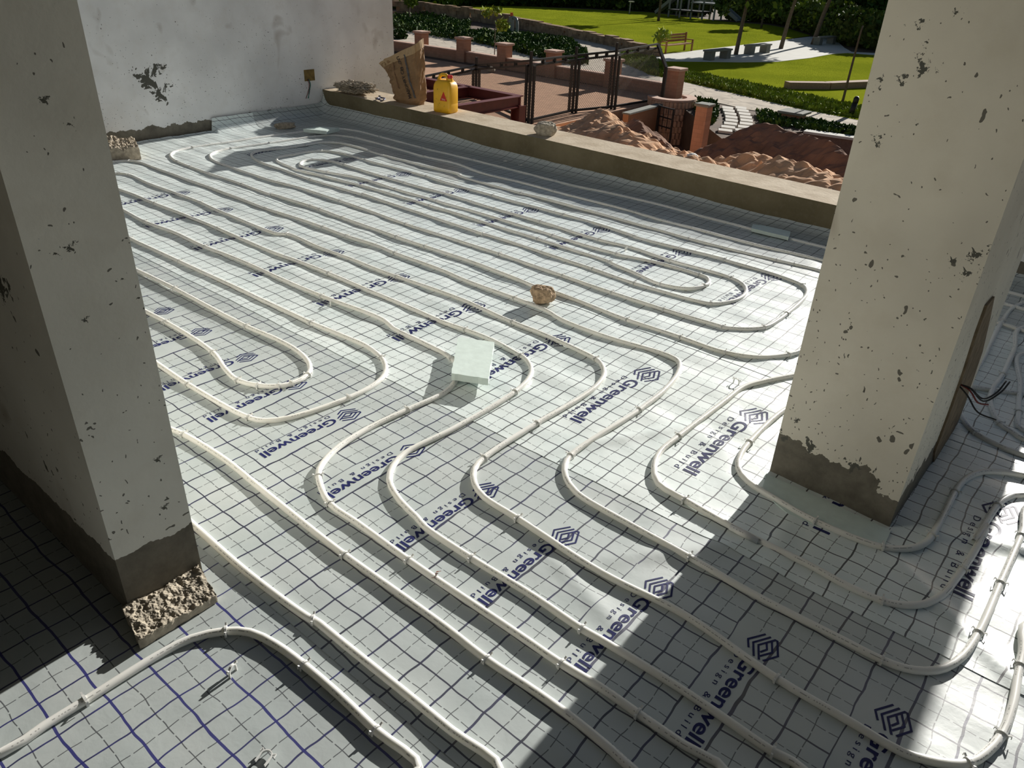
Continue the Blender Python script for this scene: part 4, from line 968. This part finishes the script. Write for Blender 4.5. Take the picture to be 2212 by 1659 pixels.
# red steel frame
def steel_frame():
    zt = -.5; c0 = at(1121, 201, zt); root = empty('steel_frame', (c0.x, c0.y, ZG), 'maroon painted steel beam frame on legs beyond the parapet', 'steel frame')
    hh = zt - ZG
    def ibeam(a, b, dp=.17, wd=.13, nm='beam'):
        a = Vector(a); b = Vector(b); mb = MB(); t = (b - a).normalized(); 
        mb.bar(a, b, .014, dp - .02)
        for s_ in (1, -1): mb.bar(a + Vector((0, 0, s_ * (dp / 2 - .008))), b + Vector((0, 0, s_ * (dp / 2 - .008))), wd, .016)
        mb.build(nm, M['steel'], root)
    z = hh - .13
    yn = -3.3
    ibeam((0, .05, z), (-4.8, .25, z)); ibeam((-.02, 0, z), (-.10, yn, z)); 
    for x_ in (-1.15, -2.4, -3.6): ibeam((x_, .1, z), (x_ - .06, yn, z))
    ibeam((-.05, -1.85, z), (-4.8, -1.65, z)); ibeam((-.1, yn, z), (-4.8, yn + .2, z))
    for (x_, y_) in ((0, 0), (-.02, -1.4), (-4.7, .2), (-.1, yn), (-4.7, yn + .2)):
        mb = MB(); mb.bar((x_, y_, 0), (x_, y_, z - .05), .16, .014, Vector((0, 1, 0)))
        for s_ in (1, -1): mb.bar((x_ + s_ * .08, y_, 0), (x_ + s_ * .08, y_, z - .05), .016, .16, Vector((0, 1, 0)))
        mb.build('leg', M['steel'], root)
steel_frame()
# earth mounds
def mound(name, label, ridge, zg, mat, width, seed, s1=.75, capd=9, res=.085, amp=.25):
    """ridge: list of (px, py, Y distance) points of its crest; slopes fall to zg on both sides"""
    R_ = [Vector(atY(px, py, y_)) for px, py, y_ in ridge]
    x0 = min(p.x for p in R_) - width * .6; x1 = max(p.x for p in R_) + width * .6; y0 = min(p.y for p in R_) - width; y1 = max(p.y for p in R_) + width; inside = []
    nx = int((x1 - x0) / res); ny = int((y1 - y0) / res); V = []; Fc = []
    for j in range(ny + 1):
        for i in range(nx + 1):
            x = x0 + (x1 - x0) * i / nx; y = y0 + (y1 - y0) * j / ny; best = -1e9
            for a, b in zip(R_, R_[1:]):
                ab = Vector((b.x - a.x, b.y - a.y)); t = max(0, min(1, (Vector((x - a.x, y - a.y)).dot(ab)) / max(ab.length_squared, 1e-6)))
                q = a.lerp(b, t); d_ = math.hypot(x - q.x, y - q.y); top = q.z - zg
                best = max(best, top - s1 * min(d_, capd) - 1.05 * max(0, d_ - capd))
            n1 = N3(x * 1.1 + seed, y * 1.1) * amp * 1.3 + abs(N3(x * 3.3, y * 3.3, seed)) * amp * .9 + N3(x * 7 + y * 2, y * 4, seed) * amp * .35 + abs(N3(x * 14, y * 14, seed)) * amp * .2
            inside.append(best > -.05); V.append((x, y, (zg - .05 + best + n1 * min(1, best / .35)) if best > 0 else zg - .05))
    W = nx + 1
    for j in range(ny):
        for i in range(nx):
            q = (j * W + i, j * W + i + 1, (j + 1) * W + i + 1, (j + 1) * W + i)
            if any(inside[k] for k in q): Fc.append(q)
    used = sorted({k for f in Fc for k in f}); mp_ = {k: i for i, k in enumerate(used)}; V = [V[k] for k in used]; Fc = [tuple(mp_[k] for k in f) for f in Fc]
    o = MB().add(V, Fc).build(name, mat, smooth=False); return tag(o, label, 'mound', 'mounds of dug earth')
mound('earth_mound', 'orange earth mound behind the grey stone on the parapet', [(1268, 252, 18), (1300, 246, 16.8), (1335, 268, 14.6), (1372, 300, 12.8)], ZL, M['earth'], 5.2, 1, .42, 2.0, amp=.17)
mound('earth_mound', 'shaded hollowed earth mound below the small black gate', [(1335, 250, 17.0), (1370, 264, 16.4), (1402, 288, 15.6), (1450, 318, 14.6)], ZL, M['earth_shade'], 4.0, 3, .55, amp=.15)
mound('earth_mound', 'large shaded brown earth mound beside the brick pillar', [(1560, 296, 18.4), (1605, 278, 18.7), (1655, 266, 19), (1720, 272, 19), (1760, 300, 18.5), (1840, 330, 18)], ZL, M['earth_shade'], 3.2, 4, .75, amp=.15)
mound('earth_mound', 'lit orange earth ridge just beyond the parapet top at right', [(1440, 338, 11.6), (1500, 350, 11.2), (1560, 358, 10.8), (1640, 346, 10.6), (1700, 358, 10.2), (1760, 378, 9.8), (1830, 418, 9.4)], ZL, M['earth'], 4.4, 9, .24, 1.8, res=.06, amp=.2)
for px, py, Yq, s_, lb in ((1494, 345, 11.1, .16, 'white lump lying on the orange earth ridge'),):
    p = atY(px, py, Yq); o = rock('pale_stone', plain('white_stone', (.72, .70, .66), .8, .1), p, (s_ * 1.2, s_, s_ * .6), 2, .3, 3); tag(o, lb, 'stone')
# free standing brick pillar, with its low wall stub
pb = atY(1508, 322, 20.5); tpz = atY(1512, 228, 20.5).z
root = empty('brick_pillar', (pb.x, pb.y, ZL), 'free standing red brick pillar between the earth mounds', 'pillar')
MB().box(-.17, .17, -.17, .17, 0, tpz - ZL).build('shaft', M['blocks'], root); bevel(MB().box(-.22, .22, -.22, .22, tpz - ZL, tpz - ZL + .08).build('cap', M['bench'], root), .02)
pc = at(1555, 318, -3.9); mb = MB(); mb.prism([(pb.x, pb.y - .12), (pb.x + 1.9, pb.y + .7), (pb.x + 1.9, pb.y + .95), (pb.x, pb.y + .12)], ZL, -3.85); tag(mb.build('low_brick_wall', M['blocks']), 'low red brick wall stub running from the brick pillar into the mound', 'wall')
# low pillar behind the big mound
x, y = at(1712, 262, ZG)[:2]; root = empty('wall_pillar_post', (x, y, ZG), 'low capped block pillar behind the large brown mound', 'pillar'); MB().box(-.3, .3, -.3, .3, -.6, .25).build('shaft', M['blocks'], root); bevel(MB().box(-.42, .42, -.42, .42, .25, .33).build('cap', M['bench'], root), .02)
# capped low wall at right
e_ = at2([(1738, 286), (1860, 303), (1960, 318)]); mb = MB()
for a, b in zip(e_, e_[1:]): wallseg(mb, a, b, ZL, ZG, .25)
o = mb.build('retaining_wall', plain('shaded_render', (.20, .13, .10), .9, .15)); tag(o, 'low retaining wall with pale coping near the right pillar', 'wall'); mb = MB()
for a, b in zip(e_, e_[1:]): wallseg(mb, a, b, ZG, ZG + .07, .4)
mb.build('coping', M['plaza'], o)
# stepping stones: two columns of slabs
slab_m = plain('white_slab', (.66, .62, .55), .9, .08, 5)
rowsS = [(229, 1560, 1612), (235, 1562, 1617), (242, 1565, 1621), (249, 1567, 1624), (256, 1567, 1626), (263, 1564, 1626), (270, 1558, 1624), (277, 1552, 1618)]
sl0 = None
for i, (yy, xa, xb) in enumerate(rowsS):
    for s_ in (0, 1):
        wdt = (xb - xa) * .45; x0_ = xa if s_ == 0 else xb - wdt
        a, b = at(x0_, yy, ZG + .06), at(x0_ + wdt, yy + wdt * .12, ZG + .06); d_ = at(x0_, yy + 5, ZG + .06) - a
        mb = MB(); mb.prism([tuple(a[:2]), tuple(b[:2]), tuple((b + d_)[:2]), tuple((a + d_)[:2])], ZG, ZG + .07)
        o = mb.build('stepping_slab', slab_m); tag(o, 'white paving slab in the %s column of the stepping path, %s from the back' % (('left', 'right')[s_], ORD[i]), 'paving slab', 'stepping slabs behind the brick pillar')
# dry stone wall under the upper lawn
ds = [(850, 34), (916, 33), (1017, 44), (1118, 60), (1222, 78), (1345, 104), (1420, 124)]
pts = [Vector(at(x, y, ZG)[:2]) for x, y in ds]; mb = MB(); hts = [.95, .9, .8, .65, .5, .45, .35]
for i in range(len(pts) - 1):
    a, b = pts[i], pts[i + 1]; L = (b - a).length; nseg = max(3, int(L / .8))
    for k in range(nseg):
        for lv in range(3):
            t0 = (k + (lv % 2) * .5) / nseg; t1 = min(1.02, t0 + .97 / nseg); p0 = a.lerp(b, t0); p1 = a.lerp(b, t1); hh = hts[i] * (1 - t0) + hts[i + 1] * t0
            p0 = p0 + Vector((0, random.uniform(-.12, .05))); wallseg(mb, p0, p1, ZG + hh * lv / 3 - (.1 if lv == 0 else 0), ZG + hh * (lv + 1) / 3 + random.uniform(-.02, .08), .5)
tag(mb.build('dry_stone_wall', M['drystone']), 'long dry stone retaining wall below the upper lawn', 'wall')

# foliage
def leaves(mb, c_, r3, n, ls, mi=0, shell=.65):
    for _ in range(n):
        d_ = Vector((random.gauss(0, 1), random.gauss(0, 1), random.gauss(0, 1))).normalized(); k = shell + (1 - shell) * random.random()
        p = Vector(c_) + Vector((d_.x * r3[0], d_.y * r3[1], d_.z * r3[2])) * k
        a = Vector((random.gauss(0, 1), random.gauss(0, 1), random.gauss(0, 1))).normalized(); b = a.orthogonal().normalized(); b = Quaternion(a, random.random() * 6.28) @ b; c2_ = a.cross(b)
        l = ls * random.uniform(.6, 1.3); mb.add([p - b * l * .5, p + c2_ * l * .28, p + b * l * .5, p - c2_ * l * .28], [(0, 1, 2, 3)], mi)
def in_poly(x, y, P):
    c_ = False; n = len(P)
    for i in range(n):
        x1_, y1_ = P[i]; x2_, y2_ = P[i - 1]
        if (y1_ > y) != (y2_ > y) and x < (x2_ - x1_) * (y - y1_) / (y2_ - y1_) + x1_: c_ = not c_
    return c_
def bed(name, label, poly_px, n, h, ls, mats, z=ZG, up=.5, wts=(1,), cat='shrubs'):
    P = at2(poly_px, z); xs = [p[0] for p in P]; ys = [p[1] for p in P]; mb = MB(); k = 0; tries = 0
    while k < n and tries < n * 30:
        tries += 1; x = random.uniform(min(xs), max(xs)); y = random.uniform(min(ys), max(ys))
        if not in_poly(x, y, P): continue
        k += 1; hh = h * (.55 + .9 * abs(N3(x * .8, y * .8, 4))) * random.uniform(.2, 1.0); p = Vector((x, y, z + hh))
        b = Vector((random.gauss(0, 1), random.gauss(0, 1), random.gauss(0, 1) + up)).normalized(); c2_ = b.orthogonal().normalized(); c2_ = Quaternion(b, random.random() * 6.28) @ c2_
        l = ls * random.uniform(.6, 1.4); mi = random.choices(range(len(mats)), weights=wts)[0]
        mb.add([p - b * l * .5, p + c2_ * l * .22, p + b * l * .5, p - c2_ * l * .22], [(0, 1, 2, 3)], mi)
    o = mb.build(name, mats); tag(o, label, cat, kind='stuff'); return o
bed('shrub_bed', 'dark leafy groundcover bed between the stone wall and the path at left', [(848, 40), (916, 36), (1017, 52), (1010, 78), (960, 84), (900, 74), (848, 62)], 7000, .38, .24, [M['leafd'], M['leafm']], wts=(4, 1))
bed('shrub_bed', 'dark leafy bed in the middle of the paved path behind the yard', [(966, 84), (1020, 74), (1120, 76), (1235, 92), (1268, 120), (1270, 142), (1220, 139), (1144, 121), (1050, 98)], 11000, .40, .24, [M['leafd'], M['leafm']], wts=(4, 1))
bed('grass_band', 'long unmown grass along the lower edge of the lawn', [(1345, 112), (1412, 128), (1445, 150), (1560, 172), (1720, 205), (1850, 232), (1960, 250), (1960, 275), (1856, 257), (1790, 246), (1717, 232), (1612, 207), (1517, 185), (1463, 173), (1400, 160), (1340, 135)], 16000, .15, .19, [M['leafg'], M['leafy'], M['leafm']], up=1.6, wts=(3, 3, 1), cat='grass')
bed('shrub_bed', 'row of low green shrubs above the retaining wall near the right pillar', [(1632, 246), (1693, 251), (1854, 282), (1960, 303), (1960, 316), (1860, 300), (1740, 281), (1640, 266)], 3000, .2, .17, [M['leafd'], M['leafm']], wts=(2, 1))
bed('shrub_bed', 'small dark shrubs between the curved wall and the brick pillar', [(1500, 214), (1548, 226), (1552, 250), (1540, 270), (1503, 264)], 1500, .2, .17, [M['leafd'], M['leafm']], wts=(3, 1))
def hedge(label, px, z, hgt_, wd, n, ls, mats, wts):
    """hedge along a pixel line of its foot"""
    P = [at(x, y, z) for x, y in px]; mb = MB()
    for a, b in zip(P, P[1:]):
        L = (b - a).length; k = max(1, int(L / (wd * .7)))
        for j in range(k):
            c_ = a.lerp(b, (j + .5) / k) + Vector((0, wd * .5, 0)); hh = hgt_ * random.uniform(.8, 1.15)
            bm = bmesh.new(); bmesh.ops.create_icosphere(bm, subdivisions=2, radius=1)
            vs_ = [(c_.x + v.co.x * wd * .75, c_.y + v.co.y * wd * .6, z + hh * .45 + v.co.z * hh * .5) for v in bm.verts]; fs = [tuple(v.index for v in f.verts) for f in bm.faces]; bm.free()
            mb.add(vs_, fs, 0)
            for _ in range(max(4, n // k // len(P))):
                mi = random.choices(range(len(mats)), weights=wts)[0]; leaves(mb, (c_.x, c_.y, z + hh * .5), (wd * .85, wd * .7, hh * .55), 1, ls, mi)
    o = mb.build('hedge', mats); return tag(o, label, 'hedge')
hedge('dark hedge along the far edge of the upper lawn', [(780, 16), (890, 20), (970, 11), (1118, 12), (1260, 17), (1400, 25), (1500, 34)], ZG, 2.2, 2.4, 30000, .8, [M['leafd'], M['leafm']], (5, 1))
hedge('reddish green hedge behind the playground and the benches', [(1560, 44), (1660, 50), (1715, 60), (1765, 76), (1800, 86)], ZG, 2.0, 2.2, 16000, .5, [M['leafr'], M['leafm'], M['leafy']], (4, 2, 1))
hedge('broad hedge at the right behind the white plaza', [(1790, 84), (1830, 100), (1900, 112), (1990, 120)], ZG, 1.9, 2.1, 12000, .4, [M['leafr'], M['leafm'], M['leafd']], (3, 1, 2))
hedge('tall dark trees massed at the top right of the garden', [(1690, 40), (1800, 46), (1960, 56)], ZG, 3.6, 4.0, 20000, .8, [M['leafd'], M['leafm']], (6, 1))
hedge('far band of dark trees along the top edge', [(700, -8), (1000, -18), (1300, -12), (1600, 4), (1800, 14)], ZG, 3.5, 5.0, 16000, 1.4, [M['leafd'], M['leafr']], (4, 1))
def tree(label, bx_, by, topx, trunk_h, crown, r, n, ls, mats, wts, tr=.11, lean=0, group=None):
    b = at(bx_, by, ZG); root = empty('tree', b, label, 'tree', group)
    S = crom([Vector((0, 0, 0)), Vector((lean * .4, 0, trunk_h * .5)), Vector((lean, 0, trunk_h)), Vector((lean * 1.1, .05, trunk_h + r))], .3)
    MB().tube(S, tr, 8, taper=[1 - .5 * i / len(S) for i in range(len(S))]).build('trunk', M['bark'], root, smooth=True)
    if crown:
        mb = MB()
        for cx, cy, cz, cr, fr in crown:
            for _ in range(int(n * fr)): leaves(mb, (cx, cy, cz), (cr, cr, cr * .75), 1, ls, random.choices(range(len(mats)), weights=wts)[0], .3)
        mb.build('crown', mats, root)
    return root
gp = 'young trees along the plaza'
tree('young tree standing between the two nearer concrete benches', 1589, 120, 0, 2.6, [(0, 0, 3.3, 1.5, .5), (1.3, 0, 2.6, .9, .2), (-1.3, .3, 2.4, .6, .1), (.3, .4, 4.3, 1.2, .3)], 1.0, 1500, .35, [M['leafd'], M['leafm']], (4, 1), .13, .15, gp)
tree('young tree standing beyond the middle concrete bench', 1686, 107, 0, 3.0, [(.2, 0, 3.9, 1.5, .6), (-.6, .4, 4.4, 1.2, .4)], 1.0, 1300, .38, [M['leafd'], M['leafm']], (4, 1), .14, .35, gp)
tree('young tree standing left of the farthest concrete bench', 1755, 98, 0, 3.6, [(.6, 0, 4.6, 1.7, .6), (1.2, .4, 5.2, 1.2, .4)], 1.0, 1200, .42, [M['leafd'], M['leafm']], (4, 1), .16, .7, gp)
tree('small bushy tree on the lawn behind the plaza trees', 1644, 61, 0, 1.2, [(0, 0, 2.2, 1.1, 1)], .6, 700, .4, [M['leafd'], M['leafm']], (1, 2), .10)
tree('thin bare trunk on the upper lawn left of the playground', 1422, 46, 0, 3.2, [(0, 0, 4.6, 1.6, 1)], .8, 500, .5, [M['leafd'], M['leafm']], (3, 1), .12)
tree('slender sapling with an orange flower in front of the stone wall', 1068, 125, 0, 1.0, [(-.6, 0, 1.95, .35, .25), (.05, 0, 2.05, .35, .25), (.45, 0, 1.5, .4, .5)], .5, 260, .22, [M['leafy'], M['leafm']], (2, 1), .025)
tree('young leafy tree beside the white wall corner at the lawn edge', 885, 45, 0, .6, [(-.7, 0, 1.9, .9, .6), (.2, 0, 1.2, .5, .4)], .4, 420, .3, [M['leafm'], M['leafy']], (2, 1), .06)
tree('tall thin leafless sapling on the right in front of the low kerb', 1818, 228, 0, 2.4, None, .3, 0, .1, None, None, .05, .05)
tree('small yellow-green sapling behind the wooden bench', 1424, 121, 0, .6, [(0, 0, 1.0, .55, 1)], .2, 130, .25, [M['leafy']], (1,), .03)
# small round shrub at the very left
mb = MB(); p = at(862, 84, ZG); leaves(mb, (p.x, p.y, ZG + .2), (.5, .5, .35), 260, .25); tag(mb.build('shrub', [M['leafd']]), 'small round shrub beside the white wall corner', 'shrub')
# kerb on the lower lawn
k0 = at2([(1698, 192), (1785, 193), (1873, 189), (1960, 186)]); mb = MB()
for a, b in zip(k0, k0[1:]): wallseg(mb, a, b, ZG, ZG + .28, .45)
tag(mb.build('lawn_kerb', plain('brown_kerb', (.36, .24, .17), .9, .15)), 'low brown kerb crossing the lower lawn on the right', 'kerb')

# furniture
def wood_bench():
    a = at(1437, 118, ZG); b = at(1493, 112, ZG); d_ = (b - a); rz = math.atan2(d_.y, d_.x); L = d_.length
    root = empty('park_bench', a.lerp(b, .5), 'wooden slatted park bench with backrest on the plaza', 'bench', rz=rz)
    mb = MB()
    for k in range(4): mb.box(-L / 2, L / 2, -.05 + k * .12, .05 + k * .12 - .01, .42, .46)
    mb.build('seat', M['wood'], root); mb = MB()
    for k in range(3): mb.box(-L / 2, L / 2, .44 + k * .02, .47 + k * .02, .55 + k * .14, .66 + k * .14)
    mb.build('backrest', M['wood'], root)
    for sx in (-1, 1):
        MB().box(sx * L / 2 - .05, sx * L / 2 + .03, -.05, .03, 0, .62).build('leg', M['wood'], root)
        MB().box(sx * L / 2 - .05, sx * L / 2 + .03, .42, .50, 0, .98).build('leg', M['wood'], root)
        MB().box(sx * L / 2 - .05, sx * L / 2 + .03, -.05, .5, .60, .65).build('armrest', M['wood'], root)
wood_bench()
CB = ['concrete slab bench nearest the lower lawn', 'middle concrete slab bench between the young trees', 'farthest concrete slab bench at the hedge corner']
for i, (xa, ya, xb, yb) in enumerate(((1531, 131, 1575, 126), (1618, 118, 1660, 114), (1766, 98, 1802, 95))):
    a, b = at(xa, ya, ZG + .05), at(xb, yb, ZG + .05); d_ = b - a; L = d_.length; root = empty('slab_bench', a.lerp(b, .5), CB[i], 'bench', 'concrete benches', math.atan2(d_.y, d_.x))
    bevel(MB().box(-L / 2 - .05, L / 2 + .05, -.12, .40, .40, .48).build('seat', M['bench'], root), .01)
    for s_ in (-1, 1): MB().box(s_ * (L / 2 - .22) - .2, s_ * (L / 2 - .22) + .2, -.08, .36, 0, .40).build('support', M['bench'], root)
p = at(1837, 251, ZG); root = empty('bollard', p, 'dark leaning bollard light beside the flagstone path', 'bollard')
MB().tube([(0, 0, 0), (.05, 0, .45)], .09, 12).build('post', M['black'], root, smooth=True); MB().tube([(.05, 0, .45), (.06, 0, .6), (.06, 0, .66)], .095, 12, taper=[1, 1, .5]).build('lamp_head', M['black'], root, smooth=True)
p = at(1359, 31, ZG); root = empty('garden_lamp', p, 'short garden lamp post on the far side of the upper lawn', 'lamp'); MB().tube([(0, 0, 0), (0, 0, 1.0)], .05, 8).build('post', M['galv'], root); MB().box(-.12, .35, -.12, .12, 1.0, 1.08).build('lamp_head', M['plaza'], root)
# drinking-fountain like bent pipe with red top
p = at(1108, 79, ZG); root = empty('standpipe', p, 'grey bent standpipe with red top by the stone wall', 'standpipe')
S = crom([Vector((.3, 0, 0)), Vector((.3, 0, .75)), Vector((.22, 0, .98)), Vector((0, 0, 1.05)), Vector((-.2, 0, 1.05))], .06); MB().tube(S, .09, 10).build('bent_pipe', M['galv'], root, smooth=True)
MB().box(-.28, -.02, -.1, .1, 0, 1.1).build('riser', M['galv'], root); MB().box(-.22, -.1, -.06, .06, 1.1, 1.32).build('red_top', plain('orange_red', (.8, .12, .03), .5, .05), root)
# playground
def playground():
    p = at(1500, 42, ZG); root = empty('playground_tower', p, 'grey playground climbing tower with slides on the upper lawn', 'playground'); m = M['galv']
    mb = MB()
    for x_ in (-2.6, -1.5, -.4, .7, 1.8): 
        for y_ in (0, 1.4): MB().bar((x_, y_, 0), (x_, y_, 3.4), .12, .12).build('post', m, root)
    MB().box(-2.7, .8, -.1, 1.5, .55, .65).build('platform', M['black'], root); MB().box(-.5, 1.9, -.1, 1.5, 1.25, 1.35).build('platform', m, root)
    mb = MB()
    for z in (1.5, 1.8, 2.1, 2.4): mb.bar((-2.6, 0, z), (1.8, 0, z), .06, .06)
    mb.build('rails', m, root)
    for a, b in (((1.9, .5, 1.3), (4.0, .3, .15)), ((-2.6, .7, 1.4), (-4.2, .7, .15))):
        mb = MB(); mb.bar(a, b, .7, .08); mb.bar(Vector(a) + Vector((0, .35, .12)), Vector(b) + Vector((0, .35, .12)), .06, .25); mb.bar(Vector(a) + Vector((0, -.35, .12)), Vector(b) + Vector((0, -.35, .12)), .06, .25); mb.build('slide', m, root)
playground()
# stones scattered on the yard sand
for i, (px, py, lb) in enumerate(((1073, 233, 'pale stone lying on the sand seen under the steel frame'), (1061, 156, 'pale stone on the yard sand behind the frame corner'))):
    p = at(px, py, ZG); o = rock('sand_stone', M['rubble'], p, (.45, .3, .25), 20 + i, .3, 2); tag(o, lb, 'stone')
